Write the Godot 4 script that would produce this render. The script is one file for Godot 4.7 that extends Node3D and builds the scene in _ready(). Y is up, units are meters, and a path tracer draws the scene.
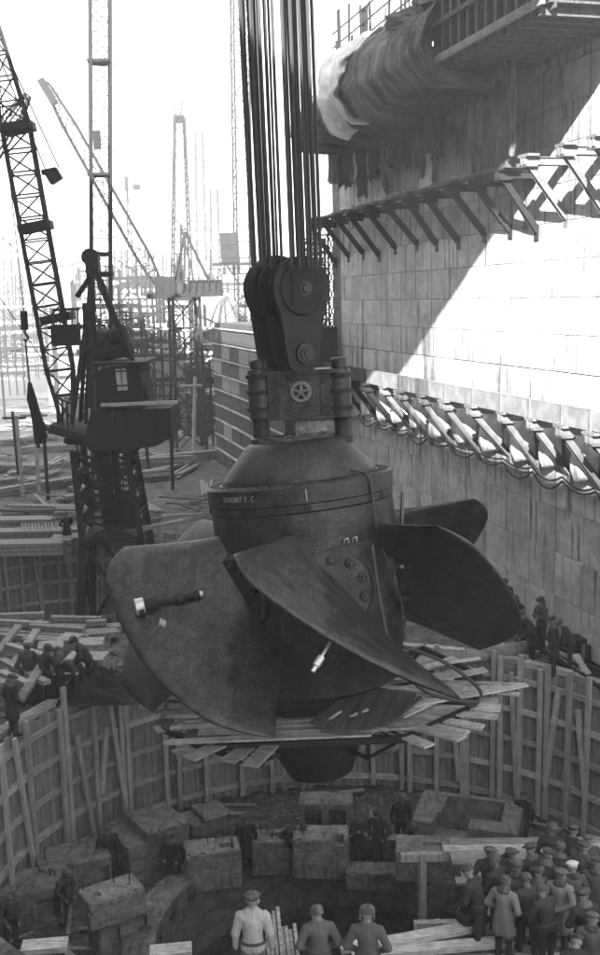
extends Node3D
# A turbine runner lowered into its pit beside a half-built dam. y is up, metres; y = 0 is the ground round the pit.

const EYE := Vector3(0, 11.3, 0)
const PITCH := 9.5
const ROLL := 1.2
const FOCAL := 1067.0            # in photo pixels, photo 600 x 955
const PIT := Vector3(0.9, 0, -24.2)
const PIT_R := 9.05
const FLOOR := -4.7
const PIT2 := Vector3(-9.5, 0, -43.5)
const PIT2_R := 8.5
const AXIS := Vector3(0.2, 4.85, -24.4)
const FOOT := Vector3(0.25, 1.9, -24.2)           # where the leaning runner axis passes the slung platform
const STAGE := -1.6
var WD := Vector3(-0.26067, 0, -0.96543)      # along the dam wall, away from the camera
var WN := Vector3(-0.96543, 0, 0.26067)       # out of the dam wall
var W0 := Vector3(17.5, 0, 0)
var M := {}
var used := {}
var rng := RandomNumberGenerator.new()
var cam_basis := Basis()

# ------------------------------------------------------------------ helpers: places
func ray(x: float, y: float) -> Vector3:
	return cam_basis * Vector3((x - 300.0) / FOCAL, (477.5 - y) / FOCAL, -1.0)
func P(x: float, y: float, fwd: float) -> Vector3:     # a pixel at a distance in front of the camera
	var d := ray(x, y)
	return EYE + d * (fwd / -d.z)
func G(x: float, y: float, level := 0.0) -> Vector3:   # a pixel on a level
	var d := ray(x, y)
	return EYE + d * ((level - EYE.y) / d.y)
func W(s: float, y: float, o := 0.0) -> Vector3:       # along, up, out of the dam wall
	return W0 + WD * s + WN * o + Vector3(0, y, 0)
func wall_basis() -> Basis:
	return Basis(-WD, Vector3.UP, WN)
func rr(a: float, b: float) -> float:
	return rng.randf_range(a, b)

# ------------------------------------------------------------------ helpers: nodes
func numbered(called: String) -> String:
	if not used.has(called):
		used[called] = 0
		return called
	used[called] += 1
	return "%s_%03d" % [called, used[called]]
func meta(o: Node, label: String, category: String, group := "", kind := "") -> Node:
	if label != "": o.set_meta("label", label)
	if category != "": o.set_meta("category", category)
	if group != "": o.set_meta("group", group)
	if kind != "": o.set_meta("kind", kind)
	return o
func thing(called: String, label: String, category: String, at := Vector3.ZERO, group := "") -> Node3D:
	var o := Node3D.new()
	o.name = numbered(called)
	add_child(o)
	o.position = at
	meta(o, label, category, group)
	return o
func mb() -> SurfaceTool:
	var st := SurfaceTool.new()
	st.begin(Mesh.PRIMITIVE_TRIANGLES)
	st.set_smooth_group(-1)
	return st
func put(st: SurfaceTool, called: String, m: Material, parent: Node, at := Vector3.ZERO) -> MeshInstance3D:
	st.generate_normals()
	var o := MeshInstance3D.new()
	o.mesh = st.commit()
	o.material_override = m
	o.name = called if parent != self else numbered(called)
	parent.add_child(o, true)
	o.position = at
	return o
func inst(mesh: Mesh, called: String, m: Material, parent: Node, xf: Transform3D) -> MeshInstance3D:
	var o := MeshInstance3D.new()
	o.mesh = mesh
	o.material_override = m
	o.name = called if parent != self else numbered(called)
	parent.add_child(o, true)
	o.transform = xf
	return o
func solo(st: SurfaceTool, called: String, m: Material, label: String, category: String, group := "") -> MeshInstance3D:
	var o := put(st, called, m, self)
	meta(o, label, category, group)
	return o

# ------------------------------------------------------------------ helpers: shapes
func tri(st: SurfaceTool, a: Vector3, b: Vector3, c: Vector3) -> void:
	st.add_vertex(a); st.add_vertex(b); st.add_vertex(c)
func quad(st: SurfaceTool, a: Vector3, b: Vector3, c: Vector3, d: Vector3) -> void:   # clockwise seen from outside
	tri(st, a, b, c); tri(st, a, c, d)
func hexa(st: SurfaceTool, o: Vector3, x: Vector3, y: Vector3, z: Vector3) -> void:    # box: centre and half axes, right handed
	var p := []
	for i in 8:
		p.append(o + x * (1 if i & 1 else -1) + y * (1 if i & 2 else -1) + z * (1 if i & 4 else -1))
	quad(st, p[4], p[6], p[7], p[5]); quad(st, p[1], p[3], p[2], p[0])
	quad(st, p[0], p[2], p[6], p[4]); quad(st, p[5], p[7], p[3], p[1])
	quad(st, p[2], p[3], p[7], p[6]); quad(st, p[4], p[5], p[1], p[0])
func bx(st: SurfaceTool, o: Vector3, size: Vector3, b := Basis()) -> void:
	hexa(st, o, b.x * size.x * 0.5, b.y * size.y * 0.5, b.z * size.z * 0.5)
func bar(st: SurfaceTool, a: Vector3, b: Vector3, w: float, h: float, up := Vector3.UP) -> void:
	var z := b - a
	var l := z.length()
	if l < 0.0001: return
	z /= l
	if absf(z.dot(up)) > 0.97: up = Vector3(0.3, 0, 0.954)
	var x := up.cross(z).normalized()
	var y := z.cross(x)
	hexa(st, (a + b) * 0.5, x * w * 0.5, y * h * 0.5, z * l * 0.5)
func bevel_box(size: Vector3, c: float, wob := 0.0) -> ArrayMesh:      # chamfered box, optional uneven corners
	var st := mb()
	var h := size * 0.5
	var corner := func(sx, sy, sz, axis) -> Vector3:
		var v := Vector3(sx * h.x, sy * h.y, sz * h.z)
		var k := Vector3(c, c, c)
		k[axis] = 0.0
		v -= Vector3(sx * k.x, sy * k.y, sz * k.z)
		if wob > 0.0:
			var s := sin(sx * 3.1 + sy * 5.7 + sz * 9.3 + size.x * 7.0 + size.y * 3.0)
			v += Vector3(s, sin(s * 40.0), sin(s * 90.0)) * wob
		return v
	for a in 3:
		var u := (a + 1) % 3
		var w := (a + 2) % 3
		for s in [-1, 1]:
			var q := []
			for t in [[-1, -1], [1, -1], [1, 1], [-1, 1]]:
				var sg := Vector3()
				sg[a] = s; sg[u] = t[0]; sg[w] = t[1]
				q.append(corner.call(sg.x, sg.y, sg.z, a))
			if s > 0: quad(st, q[3], q[2], q[1], q[0])
			else: quad(st, q[0], q[1], q[2], q[3])
		for s in [-1, 1]:
			for t in [-1, 1]:      # chamfer along axis a
				var e := []
				for r in [-1, 1]:
					var sg2 := Vector3()
					sg2[a] = r; sg2[u] = s; sg2[w] = t
					e.append(corner.call(sg2.x, sg2.y, sg2.z, u)); e.append(corner.call(sg2.x, sg2.y, sg2.z, w))
				if s * t > 0: quad(st, e[0], e[2], e[3], e[1])
				else: quad(st, e[1], e[3], e[2], e[0])
	for sx in [-1, 1]:
		for sy in [-1, 1]:
			for sz in [-1, 1]:
				var x0: Vector3 = corner.call(sx, sy, sz, 0)
				var y0: Vector3 = corner.call(sx, sy, sz, 1)
				var z0: Vector3 = corner.call(sx, sy, sz, 2)
				if sx * sy * sz > 0: tri(st, x0, z0, y0)
				else: tri(st, x0, y0, z0)
	st.generate_normals()
	return st.commit()
func tube(st: SurfaceTool, pts: Array, r: float, n := 6, r_end := -1.0) -> void:
	if r_end < 0.0: r_end = r
	var rings := []
	var x := Vector3.ZERO
	for i in pts.size():
		var d: Vector3 = pts[mini(i + 1, pts.size() - 1)] - pts[maxi(i - 1, 0)]
		d = d.normalized()
		if i == 0: x = d.cross(Vector3(0.31, 0.9, 0.22) if absf(d.y) < 0.8 else Vector3(0.9, 0.1, 0.3)).normalized()
		else: x = (x - d * x.dot(d)).normalized()
		var y := d.cross(x)
		var rad: float = lerpf(r, r_end, float(i) / maxf(1.0, pts.size() - 1))
		var ring := []
		for k in n:
			var a := TAU * k / n
			ring.append(pts[i] + (x * cos(a) + y * sin(a)) * rad)
		rings.append(ring)
	st.set_smooth_group(1)
	for i in pts.size() - 1:
		for k in n:
			var k2 := (k + 1) % n
			quad(st, rings[i][k], rings[i + 1][k], rings[i + 1][k2], rings[i][k2])
	st.set_smooth_group(-1)
	for k in range(1, n - 1):
		tri(st, rings[0][0], rings[0][k], rings[0][k + 1])
		var e: Array = rings[-1]
		tri(st, e[0], e[k + 1], e[k])
func sag(a: Vector3, b: Vector3, drop: float, n := 8) -> Array:
	var out := []
	for i in n + 1:
		var t := float(i) / n
		out.append(a.lerp(b, t) - Vector3(0, drop * 4.0 * t * (1.0 - t), 0))
	return out
func lathe(st: SurfaceTool, prof: Array, n := 48, b := Basis(), o := Vector3.ZERO, sharp := 28.0) -> void:   # profile [r, y] from the top down
	var g := 1
	st.set_smooth_group(g)
	var last := Vector2.ZERO
	for i in prof.size() - 1:
		var p := Vector2(prof[i][0], prof[i][1])
		var q := Vector2(prof[i + 1][0], prof[i + 1][1])
		var d := (q - p).normalized()
		if i > 0 and absf(rad_to_deg(last.angle_to(d))) > sharp:
			g += 1
			st.set_smooth_group(g)
		last = d
		for k in n:
			var a0 := TAU * k / n
			var a1 := TAU * (k + 1) / n
			var v := func(r, y, a) -> Vector3: return o + b * Vector3(sin(a) * r, y, cos(a) * r)
			if p.x > 0.0001: tri(st, v.call(p.x, p.y, a0), v.call(p.x, p.y, a1), v.call(q.x, q.y, a1)) if q.x > 0.0001 else tri(st, v.call(p.x, p.y, a0), v.call(p.x, p.y, a1), v.call(0, q.y, 0))
			if q.x > 0.0001: tri(st, v.call(p.x, p.y, a0) if p.x > 0.0001 else v.call(0, p.y, 0), v.call(q.x, q.y, a1), v.call(q.x, q.y, a0))
	st.set_smooth_group(-1)
func disc(r: float, h: float, n := 16, ch := 0.012) -> ArrayMesh:   # axis +y
	var st := mb()
	lathe(st, [[0, h], [r - ch, h], [r, h - ch], [r, 0], [0, 0]], n)
	st.generate_normals()
	return st.commit()
func face_y(dir: Vector3) -> Basis:                                  # a basis whose y points along dir
	var y := dir.normalized()
	var x := y.cross(Vector3(0.13, 0.2, 0.97)).normalized()
	return Basis(x, y, x.cross(y))
func sheet(st: SurfaceTool, nu: int, nv: int, f: Callable) -> void:  # smooth grid of f(u, v)
	st.set_smooth_group(1)
	var g := []
	for i in nu + 1:
		var row := []
		for j in nv + 1: row.append(f.call(float(i) / nu, float(j) / nv))
		g.append(row)
	for i in nu:
		for j in nv: quad(st, g[i][j], g[i + 1][j], g[i + 1][j + 1], g[i][j + 1])
	st.set_smooth_group(-1)
func sheet_uv(st: SurfaceTool, nu: int, nv: int, f: Callable, uv: Callable) -> void:   # the same with cloth coordinates
	st.set_smooth_group(1)
	for i in nu:
		for j in nv:
			var q := []
			for e in [[i, j], [i + 1, j], [i + 1, j + 1], [i, j + 1]]:
				var u: float = float(e[0]) / nu
				var v: float = float(e[1]) / nv
				q.append([f.call(u, v), uv.call(u, v)])
			for k in [0, 1, 2, 0, 2, 3]:
				st.set_uv(q[k][1])
				st.add_vertex(q[k][0])
	st.set_smooth_group(-1)
# a lattice boom between a and b: four chords and zigzag lacing, as two meshes
func lattice(parent: Node, a: Vector3, b: Vector3, w0: float, w1: float, n: int, m: Material, chord := 0.09, lace := 0.045, up := Vector3.UP, names := ["chord", "lacing"], cross := false) -> void:
	var z := (b - a).normalized()
	if absf(z.dot(up)) > 0.9: up = Vector3(WN.x, 0, WN.z)
	var x := up.cross(z).normalized()
	var y := z.cross(x)
	var c := [[-1, -1], [1, -1], [1, 1], [-1, 1]]
	var at := func(k: int, t: float) -> Vector3:
		var w: float = lerpf(w0, w1, t) * 0.5
		return a.lerp(b, t) + x * c[k][0] * w + y * c[k][1] * w
	for k in 4:
		var st := mb()
		bar(st, at.call(k, 0.0), at.call(k, 1.0), chord, chord, y)
		put(st, names[0], m, parent)
	var ls := mb()
	for i in n:
		var t0 := float(i) / n
		var t1 := float(i + 1) / n
		for k in 4:
			var k2 := (k + 1) % 4
			if (i + k) % 2 == 0 or cross: bar(ls, at.call(k, t0), at.call(k2, t1), lace, lace, y)
			if (i + k) % 2 == 1 or cross: bar(ls, at.call(k2, t0), at.call(k, t1), lace, lace, y)
			bar(ls, at.call(k, t1), at.call(k2, t1), lace, lace, y)
	put(ls, names[1], m, parent)

# ------------------------------------------------------------------ helpers: materials
func noise_bytes(seed_: int, freq: float, octaves: int, size := 512, stretch := Vector2.ONE, kind := FastNoiseLite.TYPE_SIMPLEX_SMOOTH) -> PackedByteArray:
	var n := FastNoiseLite.new()
	n.seed = seed_
	n.noise_type = kind
	n.frequency = freq
	n.fractal_octaves = octaves
	var img: Image
	if stretch == Vector2.ONE:
		img = n.get_seamless_image(size, size)
	else:
		img = n.get_seamless_image(int(size * stretch.x), int(size * stretch.y))
		img.resize(size, size, Image.INTERPOLATE_CUBIC)
	img.convert(Image.FORMAT_L8)
	return img.get_data()
# layers: [bytes, weight, low, high]; a layer is remapped from low..high to 0..1 and pulls the tone by its weight
func tone_texture(base: float, layers: Array, size := 512) -> ImageTexture:
	var out := PackedByteArray()
	out.resize(size * size)
	var lut := []
	for l in layers:
		var t := PackedFloat32Array()
		for i in 256: t.append((clampf((i / 255.0 - l[2]) / (l[3] - l[2]), 0.0, 1.0) - (0.5 if l[1] > 0 else 0.0)) * l[1])
		lut.append(t)
	for i in size * size:
		var v := base
		for k in layers.size(): v += lut[k][layers[k][0][i]]
		out[i] = int(clampf(v, 0.02, 1.0) * 255.0)
	var img := Image.create_from_data(size, size, false, Image.FORMAT_L8, out)
	img.convert(Image.FORMAT_RGB8)
	img.generate_mipmaps()
	return ImageTexture.create_from_image(img)
func scratch_bytes(seed_: int, count: int, size := 512) -> PackedByteArray:      # grinding marks: short straight strokes
	var r := RandomNumberGenerator.new()
	r.seed = seed_
	var out := PackedByteArray()
	out.resize(size * size)
	for i in count:
		var p := Vector2(r.randf() * size, r.randf() * size)
		var a := r.randf_range(-0.5, 0.5) + (PI * 0.5 if i % 3 == 0 else 0.0)
		var d := Vector2(cos(a), sin(a))
		var v := r.randi_range(90, 255)
		for k in r.randi_range(12, 90):
			out[posmod(int(p.y), size) * size + posmod(int(p.x), size)] = v
			p += d
	return out
func board_bytes(seed_: int, boards: int, size := 512) -> PackedByteArray:         # imprint of form boards, lying
	var r := RandomNumberGenerator.new()
	r.seed = seed_
	var out := PackedByteArray()
	out.resize(size * size)
	for b in boards:
		var y0 := int(float(b) * size / boards) + r.randi_range(-4, 4)
		var v := r.randi_range(120, 255)
		for x in size:
			for k in 3: out[posmod(y0 + k + int(1.5 * sin(x * 0.05 + b)), size) * size + x] = v
	return out
func bump_texture(bytes: PackedByteArray, strength: float, size := 512) -> ImageTexture:
	var img := Image.create_from_data(size, size, false, Image.FORMAT_L8, bytes)
	img.convert(Image.FORMAT_RGB8)
	img.bump_map_to_normal_map(strength)
	img.generate_mipmaps()
	return ImageTexture.create_from_image(img)
func mat(lin: float, rough: float, tex: Texture2D = null, scale := Vector3.ONE, bump: Texture2D = null, bump_scale := 1.0, metal := 0.0) -> StandardMaterial3D:
	var m := StandardMaterial3D.new()
	var g := Color(lin, lin, lin).linear_to_srgb()
	m.albedo_color = Color(g.r, g.g, g.b)
	m.roughness = rough
	m.metallic = metal
	if tex != null or bump != null:
		m.uv1_triplanar = true
		m.uv1_world_triplanar = true
		m.uv1_scale = scale
	if tex != null: m.albedo_texture = tex
	if bump != null:
		m.normal_enabled = true
		m.normal_texture = bump
		m.normal_scale = bump_scale
	return m
func make_materials() -> void:
	var fine := noise_bytes(1, 0.05, 4)
	var coarse := noise_bytes(2, 0.008, 4)
	var blotch := noise_bytes(3, 0.02, 3)
	var streak := noise_bytes(4, 0.02, 3, 512, Vector2(1.6, 0.12))        # runs down: stains
	var streak2 := noise_bytes(5, 0.035, 2, 512, Vector2(1.0, 0.06))
	var grain := noise_bytes(6, 0.04, 4, 512, Vector2(1.0, 0.07))
	var grain_h := noise_bytes(7, 0.04, 4, 512, Vector2(0.07, 1.0))
	var cell := noise_bytes(8, 0.04, 2, 512, Vector2.ONE, FastNoiseLite.TYPE_CELLULAR)
	var gather := noise_bytes(10, 0.02, 4, 512, Vector2(1.4, 0.07))
	var rust := noise_bytes(12, 0.012, 5)
	var scr := scratch_bytes(21, 420)
	var formmark := board_bytes(22, 15)
	var speck := noise_bytes(9, 0.16, 3)
	var b_fine := bump_texture(fine, 3.0)
	var b_coarse := bump_texture(blotch, 6.0)
	var b_grain := bump_texture(grain, 4.0)
	var b_cloth := bump_texture(blotch, 14.0)
	var t_conc := tone_texture(0.86, [[fine, 0.1, 0.2, 0.8], [coarse, 0.14, 0.25, 0.75], [streak, -0.55, 0.68, 0.95], [streak2, -0.3, 0.72, 0.9], [blotch, 0.08, 0.2, 0.8]])
	var t_block := tone_texture(0.82, [[fine, 0.16, 0.2, 0.8], [coarse, 0.2, 0.25, 0.75], [blotch, 0.14, 0.2, 0.8], [streak, -0.2, 0.6, 0.85], [cell, -0.1, 0.6, 0.9], [formmark, -0.16, 0.0, 1.0]])
	var t_steel := tone_texture(0.73, [[scr, 0.26, 0.0, 1.0], [fine, 0.3, 0.3, 0.7], [coarse, 0.26, 0.3, 0.7], [speck, 0.3, 0.45, 0.85], [rust, -0.35, 0.58, 0.8], [streak, 0.16, 0.6, 0.95], [cell, 0.12, 0.2, 0.9]])
	var t_wood := tone_texture(0.82, [[grain, 0.22, 0.2, 0.8], [coarse, 0.12, 0.25, 0.75], [fine, 0.1, 0.2, 0.8]])
	var t_wood_h := tone_texture(0.82, [[grain_h, 0.25, 0.2, 0.8], [coarse, 0.12, 0.25, 0.75], [fine, 0.1, 0.2, 0.8]])
	var t_cloth := tone_texture(0.66, [[blotch, 0.4, 0.2, 0.8], [fine, 0.3, 0.2, 0.8], [coarse, 0.3, 0.25, 0.75]])
	var t_ground := tone_texture(0.72, [[fine, 0.3, 0.2, 0.8], [coarse, 0.25, 0.25, 0.75], [blotch, 0.2, 0.25, 0.75]])
	var t_canvas := tone_texture(0.68, [[gather, 0.2, 0.25, 0.75], [grain, 0.16, 0.25, 0.75], [coarse, 0.16, 0.25, 0.75], [speck, 0.2, 0.2, 0.8]])
	var b_rag := bump_texture(gather, 10.0)
	var t_cloth_soft := tone_texture(0.85, [[coarse, 0.15, 0.25, 0.75], [fine, 0.1, 0.2, 0.8]])
	M.concrete = mat(0.5, 0.85, t_conc, Vector3(0.11, 0.11, 0.11), b_fine, 0.5)
	M.concrete2 = mat(0.45, 0.85, t_conc, Vector3(0.13, 0.1, 0.13), b_fine, 0.5)
	M.concrete3 = mat(0.55, 0.85, t_conc, Vector3(0.09, 0.12, 0.09), b_fine, 0.5)
	M.joint = mat(0.2, 0.95, t_block, Vector3(0.4, 0.4, 0.4))
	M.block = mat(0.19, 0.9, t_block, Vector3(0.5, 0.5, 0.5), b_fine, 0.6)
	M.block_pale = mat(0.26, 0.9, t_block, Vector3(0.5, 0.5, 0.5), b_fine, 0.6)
	M.ground = mat(0.12, 0.95, t_ground, Vector3(0.22, 0.22, 0.22), b_coarse, 1.0)
	M.far_ground = mat(0.11, 0.95, t_ground, Vector3(0.03, 0.03, 0.03), b_coarse, 1.0)
	M.far_block = M.concrete2
	M.dark_timber = mat(0.045, 0.9, t_wood, Vector3(0.5, 0.3, 0.5))  # near-black timber, one even tone for formwork, bands, sheds and roofs
	M.wooded = mat(0.08, 0.95, t_ground, Vector3(0.01, 0.01, 0.01))
	M.water = mat(0.06, 0.4, null)
	M.runner = mat(0.085, 0.5, t_steel, Vector3(0.35, 0.35, 0.35), b_fine, 0.35, 0.15)
	M.runner_band = mat(0.07, 0.5, t_steel, Vector3(0.4, 0.4, 0.4), b_fine, 0.3, 0.15)
	M.blade = mat(0.12, 0.48, t_steel, Vector3(0.5, 0.5, 0.5), b_fine, 0.45, 0.15)
	M.bolt = mat(0.1, 0.4, t_steel, Vector3(1.5, 1.5, 1.5), null, 1.0, 0.3)
	M.bright = mat(0.4, 0.4, null, Vector3.ONE, null, 1.0, 0.6)
	M.chalk = mat(0.26, 0.9)
	M.iron = mat(0.014, 0.8, t_steel, Vector3(0.7, 0.7, 0.7), b_fine, 0.3)
	M.iron_grey = mat(0.02, 0.75, t_steel, Vector3(0.7, 0.7, 0.7), b_fine, 0.3)
	M.crane = mat(0.016, 0.85, t_steel, Vector3(0.5, 0.5, 0.5))
	M.crane_far = M.crane
	M.crane_pale = M.crane_far
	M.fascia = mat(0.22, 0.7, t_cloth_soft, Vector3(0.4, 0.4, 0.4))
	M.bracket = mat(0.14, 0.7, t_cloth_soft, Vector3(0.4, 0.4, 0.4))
	M.rope = mat(0.05, 0.95, t_wood, Vector3(6, 6, 6))
	M.rubber = mat(0.03, 0.7)
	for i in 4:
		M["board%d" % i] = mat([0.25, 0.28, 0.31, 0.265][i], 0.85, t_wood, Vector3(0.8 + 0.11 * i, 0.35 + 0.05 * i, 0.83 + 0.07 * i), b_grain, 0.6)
		M["plank%d" % i] = mat([0.3, 0.42, 0.55, 0.36][i], 0.85, t_wood_h, Vector3(0.7 + 0.1 * i, 0.8, 0.75 + 0.1 * i), b_fine, 0.5)
	M.post = mat(0.44, 0.85, t_wood, Vector3(1.3, 0.5, 1.3), b_grain, 0.6)
	M.post2 = mat(0.36, 0.85, t_wood, Vector3(0.9, 0.4, 0.9), b_grain, 0.6)
	M.canvas = mat(0.2, 0.95, t_canvas, Vector3.ONE, b_rag, 1.0)
	M.canvas_dark = mat(0.1, 0.95, t_canvas, Vector3.ONE, b_rag, 1.0)
	M.canvas_pale = mat(0.8, 0.9, t_cloth_soft, Vector3.ONE, b_rag, 0.5)
	for k in ["canvas", "canvas_dark", "canvas_pale"]:
		M[k].uv1_triplanar = false
		M[k].uv1_world_triplanar = false
	M.packing = mat(0.12, 0.95, t_cloth, Vector3(1, 1, 1))
	M.hatch = mat(0.12, 0.85, t_wood, Vector3(1, 1, 1), b_fine, 0.5)
	M.scaffold = mat(0.08, 0.9, t_wood, Vector3(0.8, 0.4, 0.8))
	M.glass = mat(0.3, 0.1)
	M.white = mat(0.7, 0.8, t_cloth_soft, Vector3(0.8, 0.8, 0.8))
	var t_clothes := tone_texture(0.85, [[blotch, 0.12, 0.2, 0.8], [fine, 0.12, 0.2, 0.8]])
	var b_clothes := bump_texture(gather, 14.0)
	var cl := StandardMaterial3D.new()
	cl.vertex_color_use_as_albedo = true
	cl.roughness = 0.9
	cl.uv1_triplanar = true
	cl.uv1_scale = Vector3(1.6, 1.2, 1.6)
	cl.albedo_texture = t_clothes
	cl.normal_enabled = true
	cl.normal_texture = b_clothes
	cl.normal_scale = 0.9
	M.person = cl

# ------------------------------------------------------------------ the scene
func _ready() -> void:
	rng.seed = 1958
	# camera
	var cam := Camera3D.new()
	cam.name = "camera"
	cam.keep_aspect = Camera3D.KEEP_HEIGHT
	cam.fov = rad_to_deg(2.0 * atan(477.5 / FOCAL))
	cam.near = 0.1
	cam.far = 6000.0
	cam_basis = Basis(Vector3.RIGHT, -deg_to_rad(PITCH)) * Basis(Vector3.BACK, -deg_to_rad(ROLL))
	add_child(cam)
	cam.transform = Transform3D(cam_basis, EYE)
	cam.current = true
	# sky and air
	var env := Environment.new()
	env.background_mode = Environment.BG_SKY
	var sky := Sky.new()
	var sm := ProceduralSkyMaterial.new()
	sm.sky_top_color = Color(0.72, 0.72, 0.72)
	sm.sky_horizon_color = Color(0.80, 0.80, 0.80)
	sm.sky_curve = 0.2
	sm.ground_bottom_color = Color(0.4, 0.4, 0.4)
	sm.ground_horizon_color = Color(0.75, 0.75, 0.75)
	sm.sun_angle_max = 1.0
	sky.sky_material = sm
	env.sky = sky
	env.background_energy_multiplier = 0.75
	env.tonemap_mode = Environment.TONE_MAPPER_LINEAR
	env.tonemap_exposure = 7.2
	env.sdfgi_enabled = true
	env.ssao_enabled = true
	env.ssil_enabled = true
	env.fog_enabled = true
	env.fog_density = 0.0013
	env.fog_light_color = Color(0.95, 0.95, 0.95)
	var we := WorldEnvironment.new()
	we.name = "sky"
	we.environment = env
	add_child(we)
	# sun: from behind the camera, along the dam and onto it
	var sun := DirectionalLight3D.new()
	sun.name = "sun"
	sun.light_energy = 1.6
	sun.light_color = Color(1, 1, 1)
	sun.light_angular_distance = 0.6
	sun.shadow_enabled = true
	add_child(sun)
	var a := deg_to_rad(30.0)
	var travel := (WD * cos(a) - WN * sin(a) + Vector3(0, -0.58 * cos(a), 0)).normalized()
	sun.look_at_from_position(Vector3(0, 60, 0), Vector3(0, 60, 0) + travel)

	make_materials()
	build_ground()
	build_dam()
	build_opposite_wall()
	build_pit()
	build_runner()
	build_hoist()
	build_platform()
	build_near_crane()
	build_far_cranes()
	build_background()
	build_blocks()
	build_staging()
	build_rim_clutter()
	build_people()

# ------------------------------------------------------------------ ground
func build_ground() -> void:
	var g := CSGCombiner3D.new()
	g.name = "ground"
	meta(g, "", "", "", "structure")
	var b := CSGBox3D.new()
	b.name = "slab"
	b.size = Vector3(110, 12, 118)
	b.position = Vector3(-12, -6, -26)
	b.material = M.ground
	g.add_child(b)
	for q in [[PIT, PIT_R + 0.12, FLOOR], [PIT2, PIT2_R + 0.12, FLOOR], [PIT, 4.75, -11.0]]:
		var c := CSGCylinder3D.new()
		c.operation = CSGShape3D.OPERATION_SUBTRACTION
		c.radius = q[1]
		c.sides = 96
		c.height = -q[2] + 1.0
		c.position = Vector3(q[0].x, (q[2] + 1.0) * 0.5, q[0].z)
		c.material = M.ground
		c.name = "excavation"
		g.add_child(c)
	add_child(g)
	var st := mb()
	for r in [[-2500, -67, -3500, 2500], [43, 2500, 3500, 2500]]: pass
	var y := -0.05
	var rects := [[-2500.0, 2500.0, -4000.0, -85.0], [-2500.0, -67.0, -85.0, 33.0], [43.0, 2500.0, -85.0, 33.0], [-2500.0, 2500.0, 33.0, 900.0]]
	for r in rects:
		quad(st, Vector3(r[0], y, r[3]), Vector3(r[0], y, r[2]), Vector3(r[1], y, r[2]), Vector3(r[1], y, r[3]))
	var t := put(st, "terrain", M.far_ground, self)
	meta(t, "", "", "", "structure")
	st = mb()
	quad(st, Vector3(-900, 0.0, -130), Vector3(-900, 0.0, -1500), Vector3(60, 0.0, -1500), Vector3(-22, 0.0, -130))
	meta(put(st, "river", M.water, self), "", "", "", "structure")
	# far bank: a low hazy ridge
	st = mb()
	var n := FastNoiseLite.new()
	n.seed = 9
	n.frequency = 0.004
	sheet(st, 60, 6, func(u: float, v: float):
		var x := lerpf(-1400.0, 700.0, u)
		return Vector3(x, -1.0 + sin(v * PI) * (16.0 + 22.0 * n.get_noise_1d(x)), lerpf(-1500.0, -1900.0, v)))
	meta(put(st, "hills", M.wooded, self), "", "", "", "structure")

# ------------------------------------------------------------------ the dam
func bracket(parent: Node, s: float, y: float, o_len: float, drop: float, m: Material) -> void:
	s += rr(-0.1, 0.1)
	drop += rr(-0.15, 0.15)
	y += rr(-0.03, 0.03)
	o_len += rr(-0.08, 0.1)
	var b := Node3D.new()
	b.name = "bracket"
	parent.add_child(b, true)
	var st := mb()                                       # two channels with a gap, as the tips show
	for k in [-1, 1]:
		bar(st, W(s + 0.1 * k, y - 0.12, 0.0), W(s + 0.1 * k, y - 0.12, o_len), 0.05, 0.24)
		bar(st, W(s + 0.13 * k, y - 0.012, 0.0), W(s + 0.13 * k, y - 0.012, o_len), 0.12, 0.022)
		bar(st, W(s + 0.13 * k, y - 0.228, 0.0), W(s + 0.13 * k, y - 0.228, o_len), 0.12, 0.022)
	put(st, "beam", m, b)
	st = mb()
	bx(st, W(s, y + 0.04, o_len - 0.22), Vector3(0.62, 0.075, 0.4), wall_basis() * Basis(Vector3.UP, rr(-0.12, 0.12)))
	bx(st, W(s, y - 0.27, o_len - 0.22), Vector3(0.5, 0.05, 0.36), wall_basis())
	put(st, "tip_plate", m, b)
	st = mb()
	var ft := s + rr(-0.08, 0.08)
	bar(st, W(s, y - 0.25, o_len - 0.25), W(ft, y - drop, 0.1), 0.2, 0.05, WN)
	bar(st, W(s - 0.08, y - 0.25, o_len - 0.25), W(ft - 0.08, y - drop, 0.1), 0.03, 0.2, WN)
	bar(st, W(s + 0.08, y - 0.25, o_len - 0.25), W(ft + 0.08, y - drop, 0.1), 0.03, 0.2, WN)
	put(st, "strut", m, b)
	st = mb()
	bx(st, W(s, y - drop - 0.05, 0.08), Vector3(0.3, 0.5, 0.1), wall_basis())
	put(st, "foot_plate", m, b)
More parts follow.
